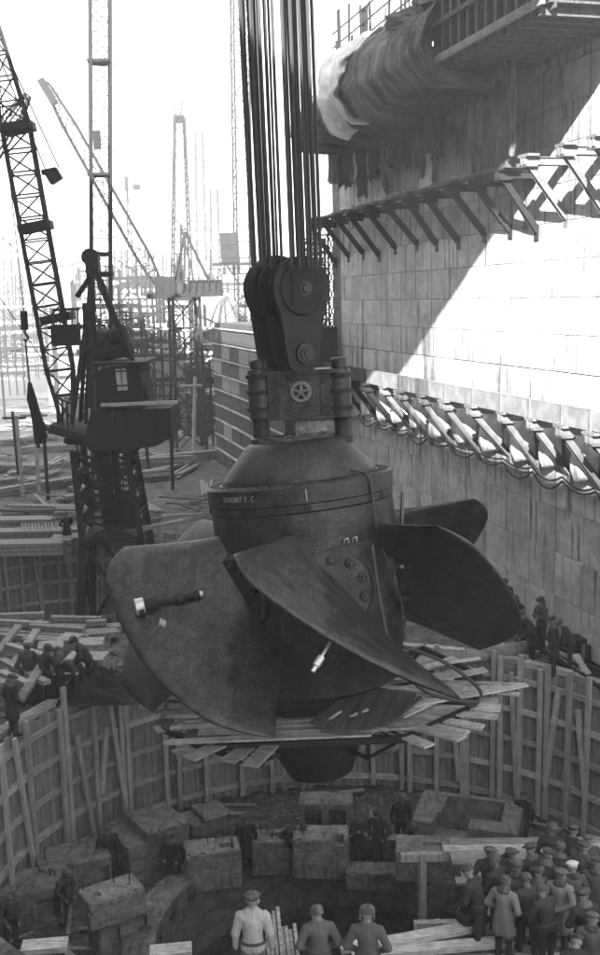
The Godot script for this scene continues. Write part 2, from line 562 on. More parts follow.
func build_dam() -> void:
	var d := thing("dam_wall", "tall stained concrete dam wall of square cast panels rising beside the pit", "dam wall", W(45, 0))
	var inv := -W(45, 0)
	var st := mb()
	hexa(st, W(40.5, 9.5, -3.2) + inv, -WD * 19.0, Vector3(0, 11.5, 0), WN * 3.2)
	hexa(st, W(30.5, 23.0, -3.25) + inv, -WD * 9.0, Vector3(0, 2.0, 0), WN * 3.2)
	put(st, "core", M.joint, d)
	# panels: shared meshes, own nodes
	var meshes := []
	for k in 3: meshes.append(bevel_box(Vector3(1.712, 1.445, 0.11), 0.008 + 0.003 * k))
	var low := []
	for k in 3: low.append(bevel_box(Vector3(1.712, 1.146, 0.11), 0.008 + 0.003 * k))
	var cm := [M.concrete, M.concrete, M.concrete2, M.concrete3, M.concrete2]
	var far := mb()
	var place := func(s, y, set_, hgt):
		var o: float = 0.05 + rr(-0.018, 0.018)
		if s < 65.0:
			inst(set_[rng.randi() % 3], "panel", cm[rng.randi() % 5], d, Transform3D(wall_basis(), W(s, y, o) + inv))
		else:
			bx(far, W(s, y, o) + inv, Vector3(1.735, hgt, 0.11), wall_basis())
	for c in range(0, 18):
		var s := 27.2 + c * 1.755
		for r in 6: place.call(s, 0.1 + 1.457 * (r + 0.5), meshes, 1.44)
		for r in 8: place.call(s, 8.86 + 1.16 * (r + 0.5), low, 1.14)
		if s < 40.0:
			for r in 4: place.call(s, 18.16 + 1.16 * (r + 0.5), low, 1.14)
	# walkway at the lower lift
	var w := thing("walkway", "steel walkway carried on strut brackets along the lower lift of the dam", "walkway", Vector3.ZERO)
	var ss := [30.7, 32.3, 34.3, 36.3, 38.5, 40.9, 43.4, 45.6, 47.8, 50.0, 52.2, 54.4, 56.6]
	for s in ss: bracket(w, s, 7.45, 1.6, 1.85, M.bracket if s < 49.0 else M.iron)  # far brackets darker: the shade there is put into their material
	bracket(w, 28.7, 7.45, 1.6, 1.85, M.bracket)
	for i in ss.size() - 1:
		st = mb()
		var m: Material = M.bracket if ss[i] < 49.0 else M.iron  # far channels and plates take the dark tone for shade as well
		bar(st, W(ss[i] + 0.02, 7.82, 1.46), W(ss[i + 1] - 0.02, 7.82, 1.46), 0.04, 0.55)
		bar(st, W(ss[i] + 0.02, 8.1, 1.38), W(ss[i + 1] - 0.02, 8.1, 1.38), 0.2, 0.03)
		bar(st, W(ss[i] + 0.02, 7.54, 1.38), W(ss[i + 1] - 0.02, 7.54, 1.38), 0.2, 0.03)
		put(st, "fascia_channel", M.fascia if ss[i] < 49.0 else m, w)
		st = mb()
		bx(st, W(ss[i] + 0.05, 7.8, 1.5), Vector3(0.1, 0.66, 0.06), wall_basis())
		put(st, "splice_plate", m, w)
		st = mb()
		bar(st, W(ss[i] + 0.02, 7.6, 0.5), W(ss[i + 1] - 0.02, 7.6, 0.5), 0.24, 0.05)
		put(st, "walk_plank", M.plank0, w)
	st = mb()
	bar(st, W(28, 7.82, 1.46), W(ss[0] - 0.02, 7.82, 1.46), 0.04, 0.55)
	put(st, "fascia_channel", M.fascia, w)
	# dark boxes hung between the struts
	for i in 9:
		st = mb()
		var c := W(ss[i] + 0.75, 6.55, 0.2)
		bx(st, c, Vector3(0.34, 0.5, 0.26), wall_basis())
		bx(st, c + Vector3(0, 0.31, 0), Vector3(0.2, 0.14, 0.16), wall_basis())
		tube(st, [c + Vector3(0, 0.36, 0), W(ss[i] + 0.75, 7.5, 0.3)], 0.025, 5)
		solo(st, "junction_box", M.iron, "dark box hung on the dam wall under the walkway between two struts", "box", "dark boxes under the walkway")
	# added pale cloths standing in for bright patches of wall between the struts
	for i in 11:
		var sc: float = (ss[i] + ss[i + 1]) * 0.5 + rr(-0.1, 0.1) - 0.15
		var hw: float = (ss[i + 1] - ss[i]) * rr(0.26, 0.34)
		var hem := rr(5.65, 5.85)
		var belly := rr(0.3, 0.45)
		st = mb()
		sheet_uv(st, 14, 14, func(u: float, v: float):
			var x := u * 2.0 - 1.0
			var half := hw * (0.72 + 0.34 * sin(v * PI * 0.62)) * (1.0 if v < 0.75 else sqrt(maxf(0.0, 1.0 - pow((v - 0.75) / 0.26, 2.0))))
			return W(sc + x * half, lerpf(7.25, hem, v), 0.16 + belly * sqrt(maxf(0.0, 1.0 - x * x)) * (0.45 + 0.7 * sin(v * PI * 0.7)) + 0.03 * sin(x * 9.0 + v * 4.0 + i)),
			func(u: float, v: float): return Vector2(u * 0.4 + i * 0.3, v * 0.3))
		solo(st, "added_pale_cloth", M.canvas_pale, "added pale cloth in place of a bright patch between two struts under the walkway", "cloth", "added pale cloths under the walkway")
	# hoses looping under the brackets
	for k in 2:
		st = mb()
		var pts := []
		for i in ss.size() - 1:
			pts.append_array(sag(W(ss[i], 5.62 - 0.13 * k, 0.34), W(ss[i + 1], 5.62 - 0.13 * k, 0.34), 0.08 + 0.1 * k + rr(0, 0.22), 6).slice(0, 6))
		pts.push_front(W(27.5, 5.4 - 0.13 * k, 0.34))
		tube(st, pts, 0.032, 6)
		solo(st, "hose", M.rubber, ["upper of two black hoses looped along the feet of the walkway struts", "lower of two black hoses looped along the feet of the walkway struts"][k], "hose")
	# ledge at the upper lift
	var l := thing("bracket_ledge", "row of steel strut brackets along the upper lift of the dam under torn canvas", "bracket ledge", Vector3.ZERO)
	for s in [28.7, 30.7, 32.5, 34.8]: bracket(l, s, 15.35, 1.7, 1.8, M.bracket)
	for s in [36.7, 38.5, 40.7, 42.9, 45.0, 47.3, 49.8, 52.0, 54.2, 56.6, 59.0]: bracket(l, s, 15.15, 1.6, 1.8, M.iron)  # same brackets in the shaded stretch, shade put into a darker material
	for i in 11:
		st = mb()
		var s0 := 36.2 + i * 2.1
		bar(st, W(s0, 15.29, 1.15 + rr(-0.15, 0.15)), W(s0 + 2.06, 15.29, 1.15 + rr(-0.15, 0.15)), 0.5, 0.12)
		put(st, "ledge_plank", M.scaffold, l)
	# cantilever formwork at the top
	var f := thing("formwork_gallery", "dark overhanging timber formwork gallery with ribs and rails at the dam top", "formwork", Vector3.ZERO)
	for i in 12:
		var s := 31.0 + i * 0.63
		st = mb()
		bar(st, W(s, 18.55, 3.05), W(s, 22.6, 3.05), 0.2, 0.16)
		put(st, "rib", M.scaffold, f)
		st = mb()
		bar(st, W(s, 18.5, 0.1), W(s, 18.5, 3.1), 0.14, 0.22)
		put(st, "joist", M.scaffold, f)
	for yy in [18.68, 19.75, 20.8, 21.9]:
		st = mb()
		bar(st, W(30.6, yy, 3.2), W(38.2, yy, 3.2), 0.1, 0.22 if yy < 19 else 0.14)
		put(st, "rail", M.board3 if yy < 19 else M.scaffold, f)
	for i in 17:
		st = mb()
		var s := 30.8 + i * 0.44
		bx(st, W(s, 20.5 + rr(-0.1, 0.1), 2.85 + rr(0, 0.03)), Vector3(0.42, 3.9, 0.06), wall_basis())
		put(st, "board", M.scaffold, f)
	for i in 13:
		st = mb()
		bar(st, W(30.6, 18.66, 0.15 + i * 0.23), W(38.2, 18.66, 0.15 + i * 0.23), 0.21, 0.06)
		put(st, "soffit_board", M.scaffold, f)
	# reinforcement standing above
	var cage := thing("rebar_cage", "tangled reinforcement bars standing up above the canvas on the dam top", "rebar", Vector3.ZERO)
	for i in 60:
		st = mb()
		var s := 38.0 + i * 0.36 + rr(-0.15, 0.15)
		var o := -rr(0.1, 1.4)
		var top := rr(22.6, 25.6)
		bar(st, W(s, 20.0, o), W(s + rr(-0.25, 0.25), top, o + rr(-0.2, 0.2)), 0.09, 0.09)
		put(st, "upright_bar", M.iron, cage)
	for i in 7:
		st = mb()
		var yy := 21.3 + i * 0.55
		bar(st, W(40 + rr(0, 4), yy, 0.0), W(60, yy + rr(-0.2, 0.2), -0.3), 0.06, 0.06)
		put(st, "cross_bar", M.iron, cage)
	for i in 5:
		st = mb()
		var s := 42.0 + i * 3.0
		bar(st, W(s, 21.2, 0.2), W(s + 1.8, 24.2, -0.6), 0.07, 0.07)
		put(st, "cross_bar", M.iron, cage)
	build_canvas()
func canvas_roll(called: String, s0: float, s1: float, scale: float, m: Material, label: String, seed_: int, lift := 0.0, vmax := 1.0, out := 0.0, rag := 0.35) -> void:
	var prof := [Vector2(0.15, 21.4), Vector2(0.9, 21.35), Vector2(2.1, 21.0), Vector2(3.1, 20.2), Vector2(3.45, 19.2), Vector2(2.9, 18.3), Vector2(1.7, 18.1), Vector2(0.9, 18.2), Vector2(0.3, 18.7)]
	var cv := Curve2D.new()
	for i in prof.size():
		var tan_: Vector2 = (prof[mini(i + 1, prof.size() - 1)] - prof[maxi(i - 1, 0)]) / 6.0
		cv.add_point(prof[i], -tan_, tan_)
	var n := FastNoiseLite.new()
	n.seed = seed_
	n.frequency = 0.5
	n.fractal_octaves = 4
	var L := cv.get_baked_length()
	var st := mb()
	sheet_uv(st, int((s1 - s0) * 22.0), 60, func(u: float, v: float):
		v *= vmax
		var s := lerpf(s0, s1, u) - out * v * 3.5
		var q := cv.sample_baked(v * L)
		q = Vector2(q.x, 19.7 + (q.y - 19.7) * scale + lift)
		# slanting gathers, and a ragged end
		var k := s + v * 2.2
		var warp := 1.6 * n.get_noise_2d(s * 0.5, v * 1.2)
		var g1 := absf(sin(k * 3.1 + warp * 2.0))
		var g2 := absf(sin(k * 7.3 + warp * 3.5 + 1.0))
		var f := 0.42 * n.get_noise_2d(k * 0.9, v * 0.6) + 0.22 * n.get_noise_2d(s * 0.6, 7.0) + 0.26 * (g1 - 0.6) * (0.5 + v * 0.8) + 0.1 * (g2 - 0.6) + 0.05 * n.get_noise_2d(k * 9.0, v * 2.0)
		var ctr := Vector2(1.3, 19.7)
		var dir := (q - ctr).normalized()
		q += dir * (f * 1.9 - 0.12 + out)
		var e := rag * n.get_noise_2d(v * 9.0, 3.0 + u * 4.0) * (1.0 if u < 0.02 or u > 0.98 else 0.0)
		return W(s + e, q.y, maxf(0.12, q.x * (0.9 + 0.1 * scale))),
		func(u: float, v: float): return Vector2((lerpf(s0, s1, u) + v * 2.2) * 0.3, v * 0.6))
	solo(st, called, m, label, "canvas")
func canvas_bunch(s0: float, s1: float, label: String, seed_: int) -> void:      # loose cloth heaped along the lip
	var n := FastNoiseLite.new()
	n.seed = seed_
	n.frequency = 0.7
	n.fractal_octaves = 4
	var st := mb()
	sheet_uv(st, int((s1 - s0) * 18.0), 30, func(u: float, v: float):
		var s := lerpf(s0, s1, u)
		var a := PI * 1.25 * v - 0.3
		var r := (0.62 + 0.75 * n.get_noise_2d(s * 1.4, v * 1.5) + 0.3 * absf(n.get_noise_2d(s * 4.0 + v * 2.0, v * 3.0))) * pow(sin(clampf(u, 0.02, 0.98) * PI), 0.3)
		return W(s + 0.3 * n.get_noise_2d(v * 3.0, s), 21.25 + sin(a) * r * 0.8, 1.25 + cos(a) * r * 1.5),
		func(u: float, v: float): return Vector2(lerpf(s0, s1, u) * 0.4 + v, v * 0.5))
	solo(st, "canvas_bunch", M.canvas, label, "canvas")
func canvas_strip(s0: float, s1: float, top: float, bottom: float, o: float, m: Material, label: String, seed_: int) -> void:
	var n := FastNoiseLite.new()
	n.seed = seed_
	n.frequency = 0.6
	n.fractal_octaves = 3
	var st := mb()
	var f := func(u: float, v: float, side: float) -> Vector3:
		var ragged := 0.35 * n.get_noise_2d(u * 9.0 + seed_, 0.0) + 0.2 * n.get_noise_2d(u * 30.0, 5.0)
		var y := lerpf(top, bottom + ragged, v)
		var s := lerpf(s0, s1, u) + 0.18 * n.get_noise_2d(v * 5.0, u * 2.0)
		var uw := u * (s1 - s0) * 3.4 + seed_ + 1.4 * n.get_noise_2d(u * 2.0, v * 1.6)
		var w := 0.3 * absf(sin(uw)) + 0.12 * absf(sin(uw * 2.3 + 0.7)) + 0.05 * n.get_noise_2d(u * 14.0, v * 6.0)
		return W(s, y, o + w + side)
	var uv := func(u: float, v: float): return Vector2(lerpf(s0, s1, u) * 0.45 + seed_ * 0.37, v * 0.5 + seed_ * 0.1)
	sheet_uv(st, 48, 18, func(u: float, v: float): return f.call(u, v, 0.0), uv)
	sheet_uv(st, 48, 18, func(u: float, v: float): return f.call(1.0 - u, v, -0.012), uv)
	solo(st, "canvas_strip", m, label, "canvas", "torn canvas strips on the dam")
func build_canvas() -> void:
	canvas_roll("canvas_roll", 37.6, 47.0, 1.0, M.canvas, "large sagging roll of gathered canvas slung along the dam top beside the formwork gallery", 11)
	canvas_roll("canvas_roll", 48.1, 54.6, 0.95, M.canvas, "shorter bundle of crumpled canvas beyond the pale torn sheet on the dam", 12, -0.25)
	canvas_bunch(38.4, 42.6, "crumpled canvas bunched on top of the large roll beside the formwork gallery", 31)
	canvas_bunch(42.4, 46.6, "crumpled canvas bunched on the large roll next to the bright torn sheet", 32)
	canvas_bunch(49.6, 55.4, "crumpled canvas heaped over the shorter bundle at the dam end", 33)
	canvas_roll("torn_sheet", 46.6, 49.6, 1.0, M.canvas_pale, "bright torn sheet thrown over the gap between two canvas bundles on the dam", 15, 0.1, 0.72, 0.3, 0.9)
	var n := FastNoiseLite.new()
	n.seed = 5
	n.frequency = 0.8
	var st := mb()
	var i := 0
	for q in [[35.6, 37.5, 18.6, 15.45, 0.9, 0], [37.5, 39.6, 18.6, 15.1, 0.7, 0], [39.7, 40.7, 18.4, 16.7, 0.7, 1], [40.8, 41.6, 18.4, 17.0, 0.5, 1], [41.7, 42.8, 18.4, 16.3, 0.7, 1], [43.0, 44.0, 18.4, 16.7, 0.6, 0], [44.1, 44.9, 18.4, 16.0, 0.5, 1], [45.2, 46.3, 18.4, 16.4, 0.7, 1], [46.8, 47.9, 18.3, 16.7, 0.6, 1], [48.1, 49.0, 18.3, 15.9, 0.6, 0], [49.3, 50.4, 18.3, 16.4, 0.5, 1], [50.7, 51.9, 18.4, 15.8, 0.7, 1], [52.1, 53.4, 19.0, 16.4, 0.7, 0], [53.5, 54.8, 20.0, 16.6, 0.6, 1], [55.0, 56.6, 21.0, 16.9, 0.5, 0]]:
		var lab := "ragged canvas strip hanging below the canvas bundles on the dam"
		if i == 0: lab = "longest canvas strip, nearest the lit brackets, hanging from the formwork gallery"
		if i == 1: lab = "long wide canvas strip reaching down to the first dark bracket of the ledge"
		canvas_strip(q[0], q[1], q[2], q[3], q[4] + 0.25, [M.canvas, M.canvas_dark][q[5]], lab, 20 + i)
		i += 1
	for q in [[45.2, 46.6, 16.9, 15.6], [50.6, 52.2, 16.6, 15.5]]:
		st = mb()
		sheet_uv(st, 8, 8, func(u: float, v: float): return W(lerpf(q[0], q[1], u), lerpf(q[2], q[3], v) + 0.2 * n.get_noise_2d(u * 9, v * 3), 0.25 + 0.1 * n.get_noise_2d(u * 7, v * 5 + q[0])), func(u: float, v: float): return Vector2(u, v) * 0.4)
		solo(st, "torn_sheet", M.canvas_pale, "small pale rag stuck to the dam face below the canvas strips", "sheet", "pale rags below the canvas")

# the other side of the bay, left of and behind the camera: carries the gantry and shades the pit
func build_opposite_wall() -> void:
	var d := thing("bay_wall", "high concrete wall of the opposite side of the powerhouse bay", "wall", Vector3.ZERO)
	var st := mb()
	hexa(st, W(15.0, 15.8, 28.0), -WD * 60.0, Vector3(0, 15.8, 0), WN * 2.0)
	put(st, "core", M.concrete, d)
	st = mb()
	for i in 4: bx(st, W(15.0, 5.0 + i * 6.5, 25.96), Vector3(119.0, 0.4, 0.1), wall_basis())
	put(st, "string_course", M.concrete2, d)
	var g := thing("gantry_crane", "heavy two girder gantry crane spanning the bay above the turbine runner", "gantry crane", Vector3.ZERO)
	for s in [24.4, 31.8]:
		st = mb()
		hexa(st, W(s, 24.4, 13.0), -WD * 0.98, Vector3(0, 1.5, 0), WN * 12.9)
		put(st, "girder", M.crane_far, g)
	st = mb()
	hexa(st, W(28.1, 25.0, 10.5), -WD * 2.7, Vector3(0, 0.7, 0), WN * 3.2)
	put(st, "trolley", M.crane_far, g)
	st = mb()
	hexa(st, W(28.1, 25.97, 13.0), -WD * 4.7, Vector3(0, 0.06, 0), WN * 12.9)
	put(st, "deck_plate", M.crane_far, g)
	for q in [[3.5, 10.6, 2.4], [12.5, 19.0, 5.6]]:  # two added unseen boxes, gapped to shade the canvas but not the torn sheet
		st = mb()
		hexa(st, W(28.1, 26.1 + q[2] * 0.5, (q[0] + q[1]) * 0.5), -WD * 4.4, Vector3(0, q[2] * 0.5, 0), WN * (q[1] - q[0]) * 0.5)
		put(st, "added_shade_house", M.crane_far, g)
	for o in [0.5, 25.4]:
		st = mb()
		hexa(st, W(28.1, 22.55, o), -WD * 6.0, Vector3(0, 0.32, 0), WN * 0.4)
		put(st, "end_carriage", M.crane_far, g)
	for s in [23.5, 32.7]:
		st = mb()
		hexa(st, W(s, 11.1, 25.5), -WD * 0.6, Vector3(0, 11.1, 0), WN * 0.4)
		put(st, "support_leg", M.crane_far, g)

# ------------------------------------------------------------------ the pits
func ring_at(c: Vector3, r: float, deg: float, y: float) -> Vector3:      # 0 deg is away from the camera, positive to the right
	var a := deg_to_rad(deg)
	return Vector3(c.x + sin(a) * r, y, c.z - cos(a) * r)
func pit_wall(c: Vector3, r: float, deg0: float, deg1: float, called: String, label: String, posts: Array, seed_: int, width: float) -> void:
	rng.seed = seed_
	var t := thing(called, label, "formwork", Vector3(c.x, FLOOR, c.z))
	var inv := -Vector3(c.x, FLOOR, c.z)
	var step := rad_to_deg(width / r)
	var meshes := []
	for k in 3: meshes.append(bevel_box(Vector3(width - 0.012, 4.72, 0.06), 0.008))
	var deg := deg0
	var drift := 0.0
	while deg < deg1:
		var p := ring_at(c, r + rr(-0.018, 0.018), deg, FLOOR + 2.36 + rr(0.0, 0.1) + drift)
		var a := deg_to_rad(deg)
		var b := Basis(Vector3.UP, -a) * Basis(Vector3.BACK, rr(-0.004, 0.004))
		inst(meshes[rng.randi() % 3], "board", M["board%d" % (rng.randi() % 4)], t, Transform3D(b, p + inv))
		deg += step
	# walers
	for row in 5:
		var yy := FLOOR + 0.45 + row * 0.98
		var d2 := deg0 - 3.0
		while d2 < deg1:
			var w := rr(15, 22)
			var st := mb()
			for k in 4:
				bar(st, ring_at(c, r - 0.1, d2 + w * k / 4.0, yy + rr(-0.01, 0.01)) + inv, ring_at(c, r - 0.1, d2 + w * (k + 1) / 4.0, yy) + inv, 0.13, 0.15)
			put(st, "waler", M["plank%d" % [1, 3, 2][rng.randi() % 3]], t)
			d2 += w
	for q in posts:       # [deg, top, bottom, lean]
		var st := mb()
		bar(st, ring_at(c, r - 0.24 - rr(0, 0.05), q[0] + q[3], q[2]) + inv, ring_at(c, r - 0.22, q[0], q[1]) + inv, 0.15, 0.1, ring_at(c, 1.0, q[0], 0) - c)
		put(st, "post" if absf(q[3]) < 0.6 else "brace", M.post if rng.randf() < 0.6 else M.post2, t)
func build_pit() -> void:
	var posts := []
	# angles round the pit; double posts where the photograph shows them
	for q in [-88.0, -79.5, -71.0, -61.6, -60.3, -53.0, -46.5, -45.4, -36.5, -33.8, -27.5, -20.0, -13.0, -6.5, 1.0, 8.5, 14.5, 16.2, 22.0, 27.5, 28.6, 34.2, 35.6, 40.0, 44.5, 46.0, 51.0, 55.5, 61.5, 68.0, 76.0, 85.0]:
		posts.append([q, rr(0.1, 0.75), FLOOR + rr(0.0, 0.3), rr(-0.3, 0.3)])
	for q in [[-75, 3.5], [-57.5, 3.0], [-50, -2.4], [-49, 2.8], [-30, 1.6], [-16, 1.8], [12, 1.6], [25, 2.0], [38, 1.8], [48.5, -2.4], [53, 2.4], [65, -2.4]]:
		posts.append([q[0], rr(-1.2, 0.1), FLOOR + rr(0.2, 2.0), q[1]])
	pit_wall(PIT, PIT_R, -118, 112, "pit_formwork", "curved timber formwork of vertical boards and posts lining the turbine pit", posts, 77, 0.21)
	var p2 := []
	for i in 22: p2.append([-75.0 + i * 6.2 + rr(-1.5, 1.5), rr(0.2, 0.7), FLOOR, rr(-0.3, 0.3)])
	for i in 12: p2.append([-70.0 + i * 11.0 + rr(-2, 2), rr(-1.0, 0.0), FLOOR + rr(0.3, 1.6), rr(-4, 4)])
	pit_wall(PIT2, PIT2_R, -80, 66, "pit_formwork", "curved timber formwork of the second pit behind the lattice crane legs", p2, 78, 0.23)
	# ring round the throat, with square pockets
	var ring := CSGCombiner3D.new()
	ring.name = "throat_ring"
	meta(ring, "low concrete ring with square pockets round the throat of the pit floor", "concrete ring")
	var c := CSGCylinder3D.new()
	c.name = "ring"
	c.radius = 5.5; c.height = 2.2; c.sides = 72
	c.position = Vector3(PIT.x, FLOOR - 0.55, PIT.z)
	c.material = M.block
	ring.add_child(c)
	var h := CSGCylinder3D.new()
	h.name = "bore"
	h.operation = CSGShape3D.OPERATION_SUBTRACTION
	h.radius = 4.7; h.height = 4.0; h.sides = 72
	h.position = c.position
	h.material = M.block
	ring.add_child(h)
	for i in 15:
		var b := CSGBox3D.new()
		b.name = "pocket"
		b.operation = CSGShape3D.OPERATION_SUBTRACTION
		b.size = Vector3(0.36, 0.36, 0.7)
		b.material = M.ground
		var deg := -84.0 + i * 12.0
		b.transform = Transform3D(Basis(Vector3.UP, -deg_to_rad(deg)), ring_at(PIT, 4.75, deg, FLOOR + 0.05))
		ring.add_child(b)
	add_child(ring)

# ------------------------------------------------------------------ the turbine runner
func blade_mesh() -> ArrayMesh:
	var R := 4.75
	var surf := func(s: float, t: float, side: float) -> Vector3:
		var cut := pow(maxf(0.0, (absf(s) - 0.5) / 0.5), 1.5) if s > 0.0 else 0.8 * pow(maxf(0.0, (-s - 0.7) / 0.3), 2.5)
		var rho := lerpf(1.95, R - 0.7 * cut, t)
		var th := s * deg_to_rad(lerpf(23.0, 32.5, sqrt(t)))
		var h := -s * (1.2 + 0.7 * t) + t * (-1.0 + 0.4 * s * s)
		var thick := (lerpf(0.38, 0.2, t) + 0.35 * pow(1.0 - t, 5.0)) * sqrt(maxf(0.0, 1.0 - pow(absf(s), 8.0 if s < 0.0 else 3.0))) * sqrt(maxf(0.0, 1.0 - pow(t, 26.0)))
		# thickness is laid across the blade's own surface
		var nrm := Vector3(0.5, 0.86, 0.0).rotated(Vector3.UP, th)
		return Vector3(sin(th) * rho, h, cos(th) * rho) + nrm * thick * 0.5 * side
	var st := mb()
	sheet(st, 44, 20, func(u: float, v: float): return surf.call(-cos(u * PI), 1.0 - pow(1.0 - v, 2.0), 1.0))
	sheet(st, 44, 20, func(u: float, v: float): return surf.call(cos(u * PI), 1.0 - pow(1.0 - v, 2.0), -1.0))
	st.generate_normals()
	return st.commit()
func text_on(parent: Node, words: String, r: float, y: float, deg: float, size: float, m: Material, tilt := 0.0) -> void:
	var font := SystemFont.new()
	font.font_names = PackedStringArray(["Droid Sans"])
	var x := 0.0
	for ch in words:
		if ch == " ":
			x += size * 0.5
			continue
		var tm := TextMesh.new()
		tm.text = ch
		tm.font = font
		tm.font_size = 32
		tm.pixel_size = size / 24.0
		tm.depth = 0.004
		var a := deg_to_rad(deg) + x / r
		var o := MeshInstance3D.new()
		o.mesh = tm
		o.material_override = m
		o.name = "chalk_letter"
		parent.add_child(o, true)
		o.transform = Transform3D(Basis(Vector3.UP, a) * Basis(Vector3.RIGHT, tilt), Vector3(sin(a) * r, y, cos(a) * r))
		x += size * 0.78
func build_runner() -> void:
	rng.seed = 31
	var t := thing("turbine_runner", "huge dark steel turbine runner with broad curved blades hanging over the pit", "turbine runner", AXIS)
	var tilt := Basis(Vector3.BACK, deg_to_rad(5.5)) * Basis(Vector3.RIGHT, deg_to_rad(-5.0))   # it hangs a little out of plumb
	t.basis = tilt
	var y0 := AXIS.y
	var prof := func(a: Array) -> Array:
		var out := []
		for q in a: out.append([q[0], q[1] - y0])
		return out
	var st := mb()
	lathe(st, prof.call([[2.06, 6.62], [2.12, 6.58], [2.12, 5.78], [2.16, 5.74], [2.2, 5.4], [2.26, 4.8], [2.22, 4.2], [2.1, 3.5], [1.95, 2.9], [1.9, 2.45], [1.62, 2.3]]), 96)
	put(st, "hub", M.runner, t)
	st = mb()
	lathe(st, prof.call([[1.66, 7.22], [2.12, 7.22], [2.17, 7.17], [2.17, 6.8], [2.14, 6.77], [2.14, 6.62], [1.8, 6.6]]), 96)
	put(st, "hub_flange", M.runner_band, t)
	st = mb()
	lathe(st, prof.call([[0.0, 8.1], [1.04, 8.1], [1.12, 8.06], [1.2, 7.98], [1.76, 7.36], [1.8, 7.27], [1.8, 7.2]]), 96)
	var cone := put(st, "cover_cone", M.runner, t)
	st = mb()
	lathe(st, prof.call([[1.66, 2.4], [1.55, 1.9], [1.2, 0.9], [0.85, 0.1], [0.75, -0.1], [0.0, -0.2]]), 64)
	put(st, "lower_cone", M.runner_band, t, Vector3(-0.3, 0.25, 0))
	# dark flush discs painting the shaded cut-outs in the flange ring; plugs, studs
	var pocket := disc(0.11, 0.02, 14)
	for i in 44:
		var a := TAU * i / 44.0
		inst(pocket, "flange_hole_disc", M.iron, t, Transform3D(Basis(), Vector3(sin(a) * 1.98, 7.22 - y0, cos(a) * 1.98)))
	var plug := disc(0.09, 0.03, 16)
	for deg in [-36.0, 4.0, 58.0, 100.0, -80.0]:
		var dir := Vector3(sin(deg_to_rad(deg)), 0, cos(deg_to_rad(deg)))
		inst(plug, "plug", M.iron, t, Transform3D(face_y(dir), dir * 2.135 + Vector3(0, 6.7 - y0, 0)))
	var stud := disc(0.04, 0.05, 8)
	for i in 26:
		var a := TAU * i / 26.0 + 0.07
		var dir := Vector3(sin(a), 0, cos(a))
		inst(stud, "stud", M.bolt, t, Transform3D(face_y(dir), dir * 2.12 + Vector3(0, 5.72 - y0, 0)))
	# pale clips by the front blade, chalk marks
	for deg in [23.0, 28.5]:
		var dir := Vector3(sin(deg_to_rad(deg)), 0, cos(deg_to_rad(deg)))
		st = mb()
		tube(st, [dir * 2.14 + Vector3(0, 0.98, 0), dir * 2.2 + Vector3(0, 1.06, 0), dir * 2.2 + Vector3(0.07, 1.08, 0), dir * 2.14 + Vector3(0.1, 0.98, 0)], 0.02, 6)
		put(st, "eye_clip", M.bright, t)
	text_on(t, "UIALNAT E.C.", 2.172, 7.0 - y0, -50.0, 0.11, M.chalk)
	text_on(t, "10 30", 1.36, 7.68 - y0, 20.0, 0.13, M.chalk, -0.75)
	text_on(t, "18", 1.22, 7.83 - y0, 24.0, 0.12, M.chalk, -0.75)
	for q in [[4.0, 6.86, 7.1], [46.0, 6.84, 7.08]]:
		st = mb()
		var a := deg_to_rad(q[0])
		var dir := Vector3(sin(a), 0, cos(a))
		bar(st, dir * 2.172 + Vector3(0, q[1] - y0, 0), dir * 2.172 + Vector3(0, q[2] - y0, 0), 0.025, 0.006, dir)
		put(st, "chalk_mark", M.chalk, t)
	# crown of loose rope and packing round the cone top
	st = mb()
	for k in 3:
		var pts := []
		for i in 41:
			var a := TAU * i / 40.0
			pts.append(Vector3(sin(a) * (0.92 - 0.05 * k + 0.04 * sin(i * 2.3 + k)), 8.1 - y0 + 0.04 * k + 0.03 * sin(i * 1.7 + k * 2), cos(a) * (0.92 - 0.05 * k + 0.04 * sin(i * 2.3 + k))))
		tube(st, pts, 0.05, 5)
	put(st, "packing_rope", M.packing, t)
	# blades
	var bm := blade_mesh()
	var fl := mb()
	lathe(fl, [[0.0, 2.26], [0.84, 2.26], [0.9, 2.2], [0.93, 1.6]], 48)
	fl.generate_normals()
	var flange := fl.commit()
	var bolt := disc(0.1, 0.09, 14, 0.02)
	var shank := disc(0.045, 0.15, 10)
	for phi in [13.0, -47.0, 73.0, 133.0, 193.0, 253.0]:
		var rot := Basis(Vector3.UP, deg_to_rad(phi))
		var b := inst(bm, "blade", M.blade, t, Transform3D(rot, Vector3.ZERO))
		inst(flange, "trunnion_flange", M.runner, b, Transform3D(face_y(Vector3.BACK), Vector3.ZERO))
		for k in 10:
			var a := TAU * (k + 0.5) / 10.0
			var p := Vector3(cos(a) * 0.68, sin(a) * 0.68, 2.25)
			inst(bolt, "bolt", M.bolt, b, Transform3D(face_y(Vector3.BACK), p))
			inst(shank, "bolt", M.bright if (k == 3 or k == 4 or k == 2) and phi == 73.0 else M.bolt, b, Transform3D(face_y(Vector3.BACK), p))
	# eye bolts through the blades
	for q in [[13.0, -0.25, 4.3, -0.5], [73.0, 0.25, 4.0, -1.2]]:
		var rot := Basis(Vector3.UP, deg_to_rad(q[0] + q[1] * 31.5))
		var p := rot * Vector3(0, q[3], q[2])
		st = mb()
		var out_: Vector3 = rot * Vector3(-0.25, 0.1, 0.4) if q[0] > 50 else rot * Vector3(-0.55, -0.55, 0.45)
		tube(st, [p, p + out_ * 0.55], 0.035, 7)
		tube(st, [p + out_ * 0.55, p + out_ * 0.8], 0.08, 8)
		tube(st, [p + out_ * 0.8, p + out_ * 0.95], 0.05, 7)
		put(st, "eye_bolt", M.bright, t)
	# cable lying down the cone and the hub
	st = mb()
	var pts := []
